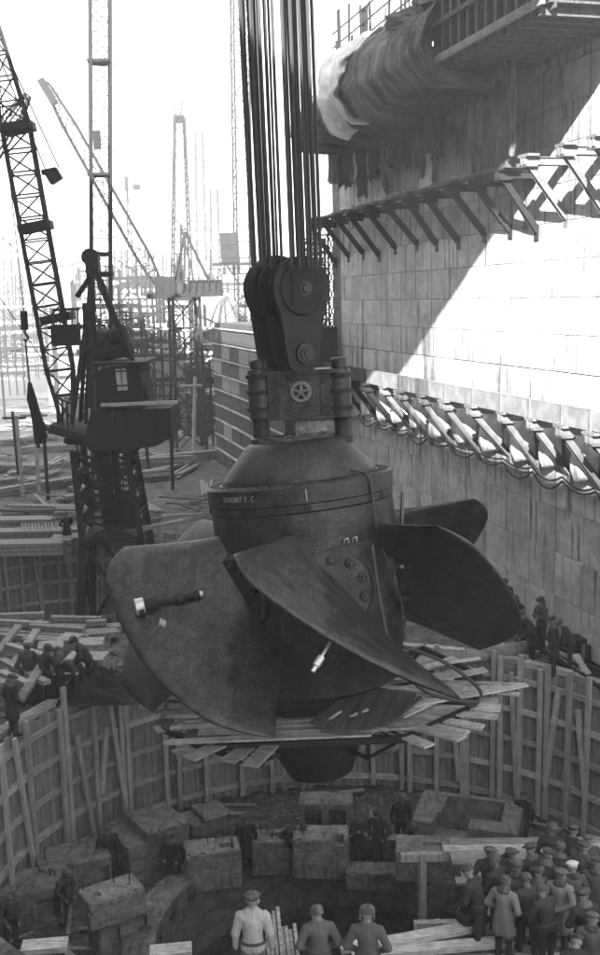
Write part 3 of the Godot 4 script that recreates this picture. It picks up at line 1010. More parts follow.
	for q in [[0.9, 8.1, 28], [1.1, 8.0, 30], [1.45, 7.65, 36], [1.72, 7.36, 41], [2.14, 7.26, 44], [2.22, 7.1, 45], [2.2, 6.6, 46], [2.17, 6.0, 47], [2.22, 5.4, 50], [2.32, 4.9, 54], [2.36, 4.2, 57], [2.3, 3.4, 58]]:
		var a := deg_to_rad(q[2])
		pts.append(Vector3(sin(a) * q[0], q[1] - y0, cos(a) * q[0]))
	tube(st, pts, 0.028, 6)
	meta(put(st, "cable", M.rubber, t), "thin dark cable running down over the cone and hub", "")
	# ladder-like gauge on the hub side
	var a3 := deg_to_rad(83.0)
	var gd := Vector3(sin(a3), 0, cos(a3))
	st = mb()
	for k in [-1, 1]: bar(st, gd * 2.2 + Vector3(0.02, 0.75, 0.1 * k), gd * 2.34 + Vector3(0.02, 1.75, 0.1 * k), 0.05, 0.05)
	for k in 5: bar(st, gd * 2.25 + Vector3(0.02, 0.85 + k * 0.2, -0.1), gd * 2.25 + Vector3(0.02, 0.85 + k * 0.2, 0.1), 0.03, 0.03)
	put(st, "gauge_bracket", M.bracket, t)
	# wrench-like jack lying on the broad front-left blade
	var jk := thing("hydraulic_jack", "dark jointed jack with bright collars lying on the broad blade", "jack", Vector3.ZERO)
	var rotb := tilt * Basis(Vector3.UP, deg_to_rad(-47.0))
	var on := func(s: float, rho: float) -> Vector3:
		var th: float = s * deg_to_rad(23.0 + 9.5 * sqrt((rho - 1.95) / 2.8))
		return AXIS + rotb * Vector3(sin(th) * rho, -s * (1.2 + 0.7 * (rho - 1.95) / 2.8) + (rho - 1.95) / 2.8 * (-1.0 + 0.4 * s * s), cos(th) * rho)
	var up: Vector3 = rotb * Vector3(0.5, 0.86, 0).normalized()
	var ja: Vector3 = on.call(-0.42, 4.4) + up * 0.24
	var jb: Vector3 = on.call(-0.25, 3.05) + up * 0.26
	var along := (jb - ja).normalized()
	var seg := func(t0, t1, r, m, nm):
		var s2 := mb()
		lathe(s2, [[0, t1], [r * 0.9, t1], [r, t1 - 0.02], [r, t0 + 0.02], [r * 0.9, t0], [0, t0]], 14, face_y(along), ja)
		put(s2, nm, m, jk)
	var L := ja.distance_to(jb)
	seg.call(-0.05, 0.16, 0.19, M.bright, "clamp_head")
	seg.call(0.16, 0.42, 0.16, M.iron, "cylinder")
	seg.call(0.42, L * 0.6, 0.075, M.iron, "rod")
	seg.call(L * 0.6, L * 0.74, 0.12, M.iron_grey, "collar")
	seg.call(L * 0.74, L * 0.9, 0.075, M.iron, "rod")
	seg.call(L * 0.9, L * 0.97, 0.11, M.iron, "collar")
	seg.call(L * 0.97, L * 1.03, 0.075, M.bright, "end_cap")
	st = mb()
	bx(st, ja + along * 0.08 - up * 0.02, Vector3(0.1, 0.5, 0.14), face_y(along.cross(up)))
	bx(st, ja + along * 0.3 + along.cross(up) * 0.0 - up * 0.16, Vector3(0.22, 0.12, 0.3), face_y(up))
	put(st, "clamp_jaw", M.iron, jk)
	st = mb()
	bx(st, on.call(-0.24, 4.0) + up * 0.12, Vector3(0.14, 0.05, 0.3), face_y(up))
	put(st, "wedge", M.plank1, jk)

# ------------------------------------------------------------------ the tackle that holds it
func build_hoist() -> void:
	rng.seed = 41
	var c := Vector3(0.06, 0, -24.6)
	var t := thing("lifting_traverse", "dark steel lifting traverse with two pillars and a spoked disc bolted on the runner", "traverse", c + Vector3(0, 8.06, 0))
	var st := mb()
	var tb := Basis(Vector3.BACK, deg_to_rad(1.5))
	bx(st, Vector3(0, 1.05, 0.16), Vector3(1.5, 1.05, 0.08), tb)
	bx(st, Vector3(0, 1.05, -0.16), Vector3(1.5, 1.05, 0.08), tb)
	bx(st, Vector3(0, 1.6, 0), Vector3(1.75, 0.09, 0.62), tb)
	bx(st, Vector3(0, 0.55, 0), Vector3(1.55, 0.08, 0.5), tb)
	for x in [-0.55, 0.5]: bx(st, Vector3(x, 1.05, 0.21), Vector3(0.07, 1.0, 0.07), tb)
	put(st, "box_beam", M.runner_band, t)
	for x in [-0.93, 0.93]:
		st = mb()
		lathe(st, [[0, 1.9], [0.15, 1.9], [0.19, 1.86], [0.19, 1.68], [0.24, 1.66], [0.26, 1.6], [0.26, 0.55], [0.22, 0.5], [0.2, 0.45], [0.2, 0.1], [0.27, 0.06], [0.27, -0.05], [0, -0.05]], 20, tb, Vector3(x, 0, 0))
		put(st, "pillar", M.runner, t)
		for yy in [0.75, 1.15, 1.5]:
			st = mb()
			lathe(st, [[0.26, yy + 0.05], [0.3, yy + 0.04], [0.3, yy - 0.04], [0.26, yy - 0.05]], 20, tb, Vector3(x, 0, 0))
			put(st, "collar", M.iron, t)
	# spoked disc
	var fb := face_y(Vector3.BACK)
	st = mb()
	lathe(st, [[0.17, 0.3], [0.23, 0.3], [0.25, 0.28], [0.25, 0.2], [0.17, 0.2], [0.17, 0.3]], 28, fb, Vector3(0, 1.15, 0.0))
	lathe(st, [[0, 0.32], [0.06, 0.32], [0.07, 0.2]], 14, fb, Vector3(0, 1.15, 0))
	for k in 5:
		var a := TAU * k / 5.0 + 0.3
		bar(st, Vector3(0, 1.15, 0.26), Vector3(cos(a) * 0.19, 1.15 + sin(a) * 0.19, 0.26), 0.06, 0.05)
	put(st, "spoked_disc", M.bracket, t)
	# pale card fixed behind
	st = mb()
	bx(st, Vector3(0.35, 0.26, 0.1), Vector3(0.98, 0.42, 0.05))
	put(st, "pale_plate", M.block_pale, t)

	# hook block: two cheeks that taper to the lower pin
	var hb := thing("hook_block", "massive black pulley block with round pins hanging on bundles of wire rope", "pulley block", c + Vector3(0, 9.6, 0))
	var turn := Basis(Vector3.UP, deg_to_rad(36.0))
	var cheek := func(zo: float, thick: float) -> SurfaceTool:
		var s2 := mb()
		var outline := []
		for i in 15:       # round head
			var a := PI * i / 14.0
			outline.append(Vector2(cos(a) * 0.9, 2.1 + sin(a) * 0.8))
		outline.append(Vector2(-0.86, 1.85))
		outline.append(Vector2(-0.7, 1.5))
		for i in 13:       # round foot
			var a := PI + PI * i / 12.0
			outline.append(Vector2(cos(a) * 0.52, 0.38 + sin(a) * 0.5))
		outline.append(Vector2(0.7, 1.5))
		outline.append(Vector2(0.86, 1.85))
		var n := outline.size()
		for i in n:
			var p: Vector2 = outline[i]
			var q: Vector2 = outline[(i + 1) % n]
			var z1 := zo + thick * 0.5
			var z0 := zo - thick * 0.5
			quad(s2, turn * Vector3(p.x, p.y, z1), turn * Vector3(p.x, p.y, z0), turn * Vector3(q.x, q.y, z0), turn * Vector3(q.x, q.y, z1))
			tri(s2, turn * Vector3(0, 1.2, z1), turn * Vector3(p.x, p.y, z1), turn * Vector3(q.x, q.y, z1))
			tri(s2, turn * Vector3(0, 1.2, z0), turn * Vector3(q.x, q.y, z0), turn * Vector3(p.x, p.y, z0))
		return s2
	put(cheek.call(0.5, 0.12), "cheek_plate", M.iron_grey, hb)
	put(cheek.call(-0.8, 0.12), "cheek_plate", M.iron, hb)
	put(cheek.call(-0.15, 0.1), "cheek_plate", M.iron, hb)
	for z in [-0.62, -0.42, 0.05, 0.28]:
		st = mb()
		lathe(st, [[0, 0.06], [0.72, 0.06], [0.66, 0.0], [0.72, -0.06], [0, -0.06]], 32, face_y(turn.z), turn * Vector3(0, 2.05, z))
		put(st, "sheave", M.iron, hb)
	for z in [-0.55]:
		st = mb()
		lathe(st, [[0, 0.14], [0.84, 0.18], [0.88, 0.14], [0.88, -0.14], [0.84, -0.18], [0, -0.14]], 36, face_y(turn.z), turn * Vector3(-0.05, 2.08, z))
		put(st, "sheave_guard", M.iron, hb)
	for q in [[2.08, 0.3, 0.2], [0.42, 0.27, 0.18]]:
		st = mb()
		lathe(st, [[0, 0.72], [q[2] * 0.5, 0.72], [q[2] * 0.6, 0.68], [q[2], 0.68], [q[2], 0.64], [q[1], 0.63], [q[1] + 0.02, 0.58], [q[1] + 0.02, 0.45]], 24, face_y(turn.z), turn * Vector3(0.02, q[0], 0))
		put(st, "pin", M.runner_band, hb)
	st = mb()
	lathe(st, [[0, 0.06], [0.66, 0.06], [0.7, 0.03], [0.7, -0.06], [0, -0.06]], 32, face_y(turn.z), turn * Vector3(0.0, 2.08, 0.57))
	put(st, "sheave_cover", M.iron, hb)
	st = mb()
	bx(st, turn * Vector3(0.02, 2.08, 0.64), Vector3(0.82, 0.84, 0.05), turn)
	put(st, "keeper_plate", M.iron, hb)
	st = mb()
	lathe(st, [[0.0, 0.1], [0.28, 0.1], [0.3, -0.1], [0.3, -0.3], [0, -0.3]], 20, Basis(), turn * Vector3(0, 0.0, -0.05))
	put(st, "shackle", M.iron, hb)
	hb.scale = Vector3(0.87, 0.87, 0.87)
	hb.position += Vector3(-0.2, 0.12, 0)
	# ropes: two bundles, each rope its own thing
	var top := 25.0
	for q in [[0, 10, 239.0, 272.0, 253.0, 282.0], [1, 11, 281.0, 311.0, 292.0, 321.0]]:
		for i in q[1]:
			var u: float = [[0.0, 0.1, 0.26, 0.33, 0.44, 0.52, 0.6, 0.75, 0.86, 1.0], [0.0, 0.08, 0.2, 0.28, 0.38, 0.46, 0.58, 0.67, 0.8, 0.88, 1.0]][q[0]][i]
			var fw: float = 24.1 + 0.35 * (i % 3) - 0.2 + (0.25 if q[0] == 0 else -0.1)
			var a := P(lerpf(q[2], q[3], u) + rr(-0.6, 0.6), 0.0, fw)
			var b := P(lerpf(q[4], q[5], u) + rr(-0.6, 0.6), 268.0, fw)
			var dir := (a - b).normalized()
			st = mb()
			tube(st, [b, b + dir * ((top - b.y) / dir.y)], [0.036, 0.042, 0.03][i % 3], 7)
			solo(st, "wire_rope", M.rope, ["taut steel wire rope in the bundle on the far edge of the pulley block", "taut steel wire rope in the bundle above the round pins of the pulley block"][q[0]], "wire rope", ["ropes of one hoist bundle", "ropes of the other hoist bundle"][q[0]])

# ------------------------------------------------------------------ timber platform slung under the runner
func build_platform() -> void:
	rng.seed = 51
	var t := thing("work_platform", "rough timber work platform of loose planks slung round the foot of the runner", "platform", Vector3.ZERO)
	var lv := 1.9
	var plank := func(a: Vector3, b: Vector3, w: float, m: Material):
		var st := mb()
		bar(st, a, b, w, 0.045)
		put(st, "plank", m, t)
	# front: long planks lying across
	for i in 9:
		var y := lv + 0.02 * (i % 3)
		var z := -21.75 - i * 0.17
		var skew := rr(-0.12, 0.12)
		plank.call(Vector3(-2.7 + rr(-0.5, 0.5), y, z - skew), Vector3(1.6 + rr(-0.5, 0.9), y + 0.14 + rr(-0.02, 0.02), z + skew), 0.16, M["plank%d" % (rng.randi() % 4)])
	# left: planks fanning outward
	for i in 9:
		var a := deg_to_rad(-98.0 + i * 9.5)
		var d := Vector3(sin(a), 0, cos(a))
		var c := Vector3(FOOT.x, lv - 0.06 - 0.02 * (i % 2), FOOT.z)
		plank.call(c + d * 1.7, c + d * rr(3.6, 4.3) + Vector3(0, rr(-0.15, 0.02), 0), 0.36, M["plank%d" % ([0, 0, 3, 1][rng.randi() % 4])])
	# right: pale planks fanning to the corner with the hoses
	for i in 13:
		var a := deg_to_rad(38.0 + i * 7.5)
		var d := Vector3(sin(a), 0, cos(a))
		var c := Vector3(FOOT.x, lv + 0.02 + 0.03 * (i % 2), FOOT.z)
		plank.call(c + d * 1.8, c + d * rr(3.6, 4.6) + Vector3(0, rr(0.0, 0.22), 0), rr(0.26, 0.4), M["plank%d" % ([1, 2, 3, 1][rng.randi() % 4])])
	for i in 8:
		var p := Vector3(rr(2.0, 4.2), lv + 0.12 + i * 0.02, -24.3 - rr(-1.0, 1.6))
		var ang := rr(-0.5, 0.9)
		var h := Vector3(cos(ang), 0.02, -sin(ang)) * rr(0.7, 1.5)
		plank.call(p - h, p + h, rr(0.1, 0.22), M["plank%d" % (1 + rng.randi() % 2)])
	for i in 4:
		var p := Vector3(rr(-0.3, 1.0), lv + 0.14 + i * 0.03, -22.0)
		plank.call(p, p + Vector3(rr(0.4, 0.7), 0.35, rr(-0.2, 0.1)), 0.07, M.plank2)
	# dark edge beams and slung triangular brackets
	var rim := []
	for q in [[-3.35, -24.9], [-3.2, -22.9], [-2.2, -21.75], [2.1, -21.7], [3.9, -23.3], [4.35, -25.2], [3.2, -27.6]]: rim.append(Vector3(q[0], lv - 0.14 + (q[0] + 3.3) * 0.03, q[1]))
	for i in rim.size() - 1:
		var st := mb()
		bar(st, rim[i], rim[i + 1], 0.12, 0.14)
		put(st, "edge_beam", M.iron, t)
	for i in rim.size():
		var p: Vector3 = rim[i]
		var inn := Vector3(FOOT.x, p.y - 1.0, FOOT.z).lerp(p, 0.62)
		inn.y = p.y - 0.85
		var st := mb()
		bar(st, p, inn, 0.07, 0.07)
		bar(st, inn, Vector3(inn.x, p.y, inn.z), 0.07, 0.07)
		bar(st, inn, Vector3(FOOT.x, p.y - 1.0, FOOT.z).lerp(inn, 0.55), 0.07, 0.07)
		put(st, "bracket", M.iron, t)
		st = mb()
		bar(st, Vector3(lerpf(p.x, FOOT.x, 0.9), p.y - 0.02, lerpf(p.z, FOOT.z, 0.9)), p, 0.1, 0.12)
		put(st, "joist", M.iron, t)
	# ribbed half-round hatch leaning on the front edge
	var hc := G(367, 710, lv + 0.5)
	var hatch := thing("plank_hatch", "dark oval hatch of narrow boards leaning at the platform front", "hatch", hc)
	var hb := Basis(Vector3.RIGHT, deg_to_rad(12.0)) * Basis(Vector3.BACK, deg_to_rad(5.0))
	for i in 17:
		var x := -0.96 + i * 0.12
		var half := 0.72 * sqrt(maxf(0.02, 1.0 - pow(x / 1.05, 2.0)))
		var st := mb()
		bar(st, hb * Vector3(x - 0.25, 0.005 * (i % 2), half), hb * Vector3(x + 0.25, 0.005 * (i % 2), -half), 0.108, 0.045)
		put(st, "board", M.hatch if i % 3 else M.scaffold, hatch)
	# hoses from the hub to the platform corner
	var k := 0
	for q in [[[372, 545, 22.6], [380, 600, 22.1], [392, 650, 22.0], [420, 688, 22.2], [455, 700, 22.6], [478, 702, 23.0]], [[402, 646, 23.0], [440, 660, 23.0], [470, 680, 23.2], [482, 696, 23.3], [470, 705, 23.0], [452, 698, 22.8]]]:
		var c := Curve3D.new()
		for i in q.size():
			var p := P(q[i][0], q[i][1], q[i][2])
			var t0 := P(q[maxi(i - 1, 0)][0], q[maxi(i - 1, 0)][1], q[maxi(i - 1, 0)][2])
			var t1 := P(q[mini(i + 1, q.size() - 1)][0], q[mini(i + 1, q.size() - 1)][1], q[mini(i + 1, q.size() - 1)][2])
			c.add_point(p, -(t1 - t0) / 6.0, (t1 - t0) / 6.0)
		var pts := []
		for i in 25: pts.append(c.sample_baked(c.get_baked_length() * i / 24.0))
		var st := mb()
		tube(st, pts, 0.045, 7)
		solo(st, "hose", M.rubber, ["black hose trailing from the hub over a blade to the platform corner", "short black hose looped on the corner of the plank platform"][k], "hose")
		k += 1

# ------------------------------------------------------------------ cranes
func rope(pts: Array, r: float, called: String, parent: Node, m: Material = null) -> void:
	var st := mb()
	tube(st, pts, r, 5)
	put(st, called, M.rope if m == null else m, parent)
func build_near_crane() -> void:
	rng.seed = 61
	var F := 47.0
	var t := thing("slewing_crane", "black slewing crane with lattice boom and boxy counterweight platform on a lattice tower", "crane", Vector3.ZERO)
	var m: Material = M.crane
	var top := P(104, 447, F)
	var mid := P(112, 533, F).y
	var hw := 1.15
	# tower: four legs, spread below the landing
	var c := [[-1, 1], [1, 1], [1, -1], [-1, -1]]
	var leg := func(k: int, y: float) -> Vector3:
		var u: float = inverse_lerp(top.y, mid, y)
		var w := hw * (1.0 + 0.12 * u) if u < 1.0 else hw * (1.12 + 0.22 * (u - 1.0))
		return Vector3(top.x + 0.35 * minf(u, 1.0) + c[k][0] * w, y, -F + c[k][1] * w)
	for k in 4:
		var st := mb()
		bar(st, leg.call(k, top.y), leg.call(k, mid), 0.26, 0.26)
		bar(st, leg.call(k, mid), leg.call(k, FLOOR), 0.3, 0.3)
		put(st, "tower_leg", m, t)
	var st := mb()
	var n := 4
	for i in n:
		var y0 := lerpf(top.y, mid, float(i) / n)
		var y1 := lerpf(top.y, mid, float(i + 1) / n)
		for k in 4:
			var k2 := (k + 1) % 4
			bar(st, leg.call(k, y0), leg.call(k2, y1), 0.1, 0.1)
			bar(st, leg.call(k2, y0), leg.call(k, y1), 0.1, 0.1)
			bar(st, leg.call(k, y1), leg.call(k2, y1), 0.12, 0.12)
	for k in 4:
		var k2 := (k + 1) % 4
		bar(st, leg.call(k, mid), leg.call(k2, FLOOR + 1.0), 0.12, 0.12)
		bar(st, leg.call(k2, mid), leg.call(k, FLOOR + 1.0), 0.12, 0.12)
	put(st, "tower_bracing", m, t)
	# inner pivot column and service cabin
	st = mb()
	bar(st, Vector3(top.x - 0.2, top.y, -F), Vector3(top.x + 0.15, mid, -F), 0.62, 0.62)
	bar(st, Vector3(top.x + 0.45, top.y, -F), Vector3(top.x + 0.6, mid, -F), 0.3, 0.3)
	put(st, "pivot_column", m, t)
	var cab := P(128.5, 513, F - 0.9)
	st = mb()
	bx(st, cab, Vector3(0.55, 1.25, 0.9))
	put(st, "service_cabin", m, t)
	st = mb()
	bx(st, cab + Vector3(-0.05, 0.1, 0.46), Vector3(0.3, 0.7, 0.03))
	put(st, "cabin_door", M.crane_far, t)
	st = mb()
	bx(st, P(115, 533, F), Vector3(2.5, 0.3, 3.0))
	put(st, "landing", M.iron_grey, t)
	st = mb()
	bar(st, P(140, 529, F - 1), P(184, 521, F + 1), 0.28, 0.16)
	put(st, "gangplank", M.plank0, t)
	# platform: ballast box and the nose with a railing
	st = mb()
	var z0 := -F + 1.9
	var z1 := -F - 1.9
	var pl := []
	for q in [[99, 407], [175, 404], [177, 432], [160, 441], [99, 446], [92, 436]]: pl.append(P(q[0], q[1], F))
	for i in pl.size():
		var a: Vector3 = pl[i]
		var b: Vector3 = pl[(i + 1) % pl.size()]
		quad(st, Vector3(a.x, a.y, z1), Vector3(b.x, b.y, z1), Vector3(b.x, b.y, z0), Vector3(a.x, a.y, z0))
	for i in range(1, pl.size() - 1):
		tri(st, Vector3(pl[0].x, pl[0].y, z0), Vector3(pl[i].x, pl[i].y, z0), Vector3(pl[i + 1].x, pl[i + 1].y, z0))
		tri(st, Vector3(pl[0].x, pl[0].y, z1), Vector3(pl[i + 1].x, pl[i + 1].y, z1), Vector3(pl[i].x, pl[i].y, z1))
	put(st, "ballast_box", m, t)
	st = mb()
	bar(st, P(58, 424, F), P(120, 441, F), 3.6, 0.34)
	bar(st, P(70, 437, F), P(140, 447, F), 2.6, 0.2)
	put(st, "platform", m, t)
	st = mb()
	bar(st, P(101, 405, F - 1.98), P(178, 402, F - 1.98), 0.16, 0.14)
	put(st, "edge_timber", M.plank1, t)
	st = mb()
	for x in [58, 63, 68, 73]: bar(st, P(x, 424 + (x - 58) * 0.27, F - 1.6), P(x - 1, 398 + (x - 58) * 0.35, F - 1.6), 0.09, 0.09)
	bar(st, P(57, 398, F - 1.6), P(73, 404, F - 1.6), 0.07, 0.07)
	put(st, "railing", m, t)
	# machinery house with a pale window
	var hq := [P(103, 405, F), P(150, 403, F), P(145, 364, F), P(104, 368, F)]
	st = mb()
	for i in 4:
		var a: Vector3 = hq[i]
		var b: Vector3 = hq[(i + 1) % 4]
		quad(st, Vector3(a.x, a.y, z0 + 0.2 - 0.4), Vector3(a.x, a.y, z1 + 0.4), Vector3(b.x, b.y, z1 + 0.4), Vector3(b.x, b.y, z0 - 0.2))
	quad(st, hq[3] + Vector3(0, 0, 1.7), hq[2] + Vector3(0, 0, 1.7), hq[1] + Vector3(0, 0, 1.7), hq[0] + Vector3(0, 0, 1.7))
	quad(st, hq[0] - Vector3(0, 0, 1.5), hq[1] - Vector3(0, 0, 1.5), hq[2] - Vector3(0, 0, 1.5), hq[3] - Vector3(0, 0, 1.5))
	put(st, "machinery_house", m, t)
	st = mb()
	bx(st, P(125, 362, F) + Vector3(0, 0.05, 0.1), Vector3(2.3, 0.1, 3.9))
	put(st, "house_roof", m, t)
	st = mb()
	quad(st, P(115, 369, F - 1.73), P(126, 368, F - 1.73), P(128, 390, F - 1.73), P(118, 391, F - 1.73))
	put(st, "window", M.far_block, t)
	for x in [131, 138]:
		st = mb()
		bar(st, P(x, 366, F - 1.74), P(x + 3, 404, F - 1.74), 0.07, 0.05)
		put(st, "window_post", M.crane_far, t)
	# seams, rivet strips, handrail, ladder
	for x in [112.0, 126.0, 141.0, 156.0, 169.0]:
		st = mb()
		bar(st, P(x, 408, F - 1.93), P(x + 1, 440 if x < 160 else 434, F - 1.93), 0.09, 0.05)
		put(st, "stiffener", m, t)
	for q in [[105, 372, 148, 370], [105, 386, 149, 385], [105, 400, 150, 399]]:
		st = mb()
		bar(st, P(q[0], q[1], F - 1.76), P(q[2], q[3], F - 1.76), 0.05, 0.06)
		put(st, "house_seam", M.crane_pale, t)
	for x in [110.0, 120.0, 130.0, 140.0, 150.0, 160.0, 170.0, 176.0]:
		st = mb()
		bar(st, P(x, 403, F + 1.7), P(x, 386, F + 1.7), 0.05, 0.05)
		put(st, "rail_post", m, t)
	st = mb()
	bar(st, P(108, 386, F + 1.7), P(177, 385, F + 1.7), 0.05, 0.05)
	put(st, "handrail", m, t)
	for k in 2:
		st = mb()
		bar(st, P(118 + k * 5, 448, F - 1.3), P(119 + k * 5, 530, F - 1.3), 0.05, 0.05)
		put(st, "ladder_rail", m, t)
	for i in 14:
		st = mb()
		bar(st, P(118, 452 + i * 5.6, F - 1.3), P(123, 452 + i * 5.6, F - 1.3), 0.04, 0.04)
		put(st, "ladder_rung", m, t)
	for q in [[93, 268, 130, 362], [94, 270, 112, 340], [92, 268, 84, 420], [95, 266, 170, 404], [92, 270, 100, 345]]:
		rope([P(q[0], q[1], F - 0.3), P(q[2], q[3], F - 0.5)], 0.02, "stay_cable", t)
	for z in [-0.25, 0.0, 0.25]:
		st = mb()
		lathe(st, [[0, 0.05], [0.36, 0.05], [0.3, 0.0], [0.36, -0.05], [0, -0.05]], 18, face_y(Vector3.BACK), P(91, 262, F) + Vector3(0, 0.2, z))
		put(st, "sheave", m, t)
	# winches under the mast
	for q in [[98, 345, 0.85, 0.7], [112, 338, 0.9, 0.8], [118, 352, 0.7, 0.6]]:
		st = mb()
		lathe(st, [[0, 0.6], [q[2] * 0.5, 0.6], [q[2] * 0.55, 0.5], [q[2] * 0.4, 0.45], [q[2] * 0.4, -0.45], [q[2] * 0.55, -0.5], [q[2] * 0.5, -0.6], [0, -0.6]], 20, face_y(Vector3(1, 0.2, 0.3)), P(q[0], q[1], F))
		put(st, "winch_drum", m, t)
	# A-frame
	var apex := P(93, 264, F)
	for q in [[72, 424, -1.2], [80, 424, 1.2], [90, 408, -0.8], [98, 408, 0.8], [148, 398, -1.3], [146, 400, 1.3], [86, 424, 0.0]]:
		st = mb()
		bar(st, apex + Vector3(0, 0, q[2] * 0.25), P(q[0], q[1], F + q[2]), 0.14, 0.14)
		put(st, "frame_strut", m, t)
	for y in [300, 325, 350, 375]:
		var u: float = (y - 264) / 160.0
		st = mb()
		bar(st, P(93 - 20 * u, y, F - u), P(93 + 6 * u, y, F - u), 0.09, 0.09)
		put(st, "frame_tie", m, t)
		st = mb()
		bar(st, P(93 - 13 * u, y, F + u), P(93 + 34 * u, y, F + u), 0.08, 0.08)
		put(st, "frame_tie", m, t)
	st = mb()
	bar(st, P(77, 297, F), P(95, 270, F), 0.2, 0.2)
	put(st, "frame_strut", m, t)
	st = mb()
	bx(st, apex, Vector3(0.55, 0.8, 0.7))
	bx(st, apex + Vector3(0.3, -0.45, 0), Vector3(1.1, 0.2, 0.6))
	put(st, "frame_head", m, t)
	st = mb()
	bx(st, P(112, 352, F), Vector3(0.9, 0.5, 1.0))
	bx(st, P(100, 356, F), Vector3(0.5, 0.9, 0.6))
	bx(st, P(88, 318, F), Vector3(0.35, 1.3, 0.5))
	put(st, "drive_gear", m, t)
	# boom to the upper left
	var foot := P(67, 420, F)
	var knee := P(16, 128, F)
	var tip := P(-6, 28, F)
	var bo := Node3D.new()
	bo.name = "boom"
	t.add_child(bo)
	lattice(bo, foot, P(60, 370, F), 0.5, 1.15, 2, m, 0.16, 0.07)
	lattice(bo, P(60, 370, F), knee, 1.15, 1.15, 11, m, 0.16, 0.07)
	lattice(bo, knee, tip, 1.15, 0.45, 4, m, 0.12, 0.06)
	for q in [[18, 128], [36, 227], [58, 318]]:
		st = mb()
		bx(st, P(q[0], q[1], F), Vector3(1.3, 0.35, 1.3), Basis(Vector3.BACK, 0.18))
		put(st, "boom_splice", m, bo)
	st = mb()
	bx(st, P(67, 327, F), Vector3(1.25, 0.16, 2.0))
	for x in [54, 60, 66, 72, 78]: bar(st, P(x, 327, F - 0.9), P(x, 310, F - 0.9), 0.06, 0.06)
	bar(st, P(53, 310, F - 0.9), P(79, 309, F - 0.9), 0.3, 0.12)
	bx(st, P(66, 335, F - 0.3), Vector3(1.1, 0.9, 0.9))
	put(st, "boom_winch_deck", m, bo)
	# luffing tackle
	var blk := P(54, 176, F)
	st = mb()
	bx(st, blk, Vector3(0.55, 0.5, 0.5), Basis(Vector3.BACK, 0.5))
	bx(st, blk + Vector3(-0.2, 0.2, 0), Vector3(0.6, 0.2, 0.3), Basis(Vector3.BACK, 0.2))
	put(st, "bridle_block", m, t)
	for k in 2:
		rope([blk + Vector3(-0.35 + 0.6 * k, 0.3, 0), tip + Vector3(0.2 + 0.3 * k, 0.1 + 6.0, 0) + Vector3(-0.5, -6, 0)], 0.03, "pendant", t)
	for k in 5:
		rope([blk + Vector3(-0.1 + 0.08 * k, -0.2, 0.1 * (k - 2)), apex + Vector3(-0.2 + 0.1 * k, 0.3, 0.15 * (k - 2))], 0.018, "luffing_rope", t)
	# hook and its load
	var hook := P(24.5, 322, F)
	var hk := thing("crane_hook", "small black hook block hanging on its rope from the slewing crane boom", "hook", hook)
	rope([Vector3(0, 0.4, 0), Vector3(tip.x - hook.x, tip.y - hook.y, 0)], 0.025, "hoist_rope", hk)
	st = mb()
	bx(st, Vector3(0, 0.1, 0), Vector3(0.26, 0.75, 0.22))
	lathe(st, [[0, 0.45], [0.1, 0.45], [0.16, 0.3], [0.16, -0.3], [0, -0.4]], 10)
	put(st, "block", m, hk)
	rope([Vector3(0, -0.3, 0), Vector3(0.02, -0.5, 0), Vector3(0.14, -0.66, 0), Vector3(0.05, -0.82, 0), Vector3(-0.09, -0.75, 0)], 0.05, "hook", hk, m)
	var bu := thing("rope_bundle", "dark frayed bundle of rope slings dangling from the crane hook", "rope bundle", P(30, 385, F))
	rope([P(25.5, 340, F) - bu.position, P(28, 365, F) - bu.position, Vector3(0.0, 0.1, 0)], 0.04, "sling", bu)
	for k in 9:
		var x := rr(-0.22, 0.22)
		rope([Vector3(0, 0.1, 0), Vector3(x * 0.9 + 0.05, -0.6, rr(-0.15, 0.15)), Vector3(x + 0.22, -1.5 + rr(-0.3, 0.3), rr(-0.15, 0.15)), Vector3(x * 1.4 + 0.4, -2.4 + rr(-0.4, 0.4), rr(-0.1, 0.1))], 0.085, "strand", bu, m)
	st = mb()
	tube(st, [P(0, 298, 46.0), P(60, 385, 44.0)], 0.02, 5)
	solo(st, "guy_cable", M.rope, "thin slanting cable running down behind the hanging rope bundle", "cable")

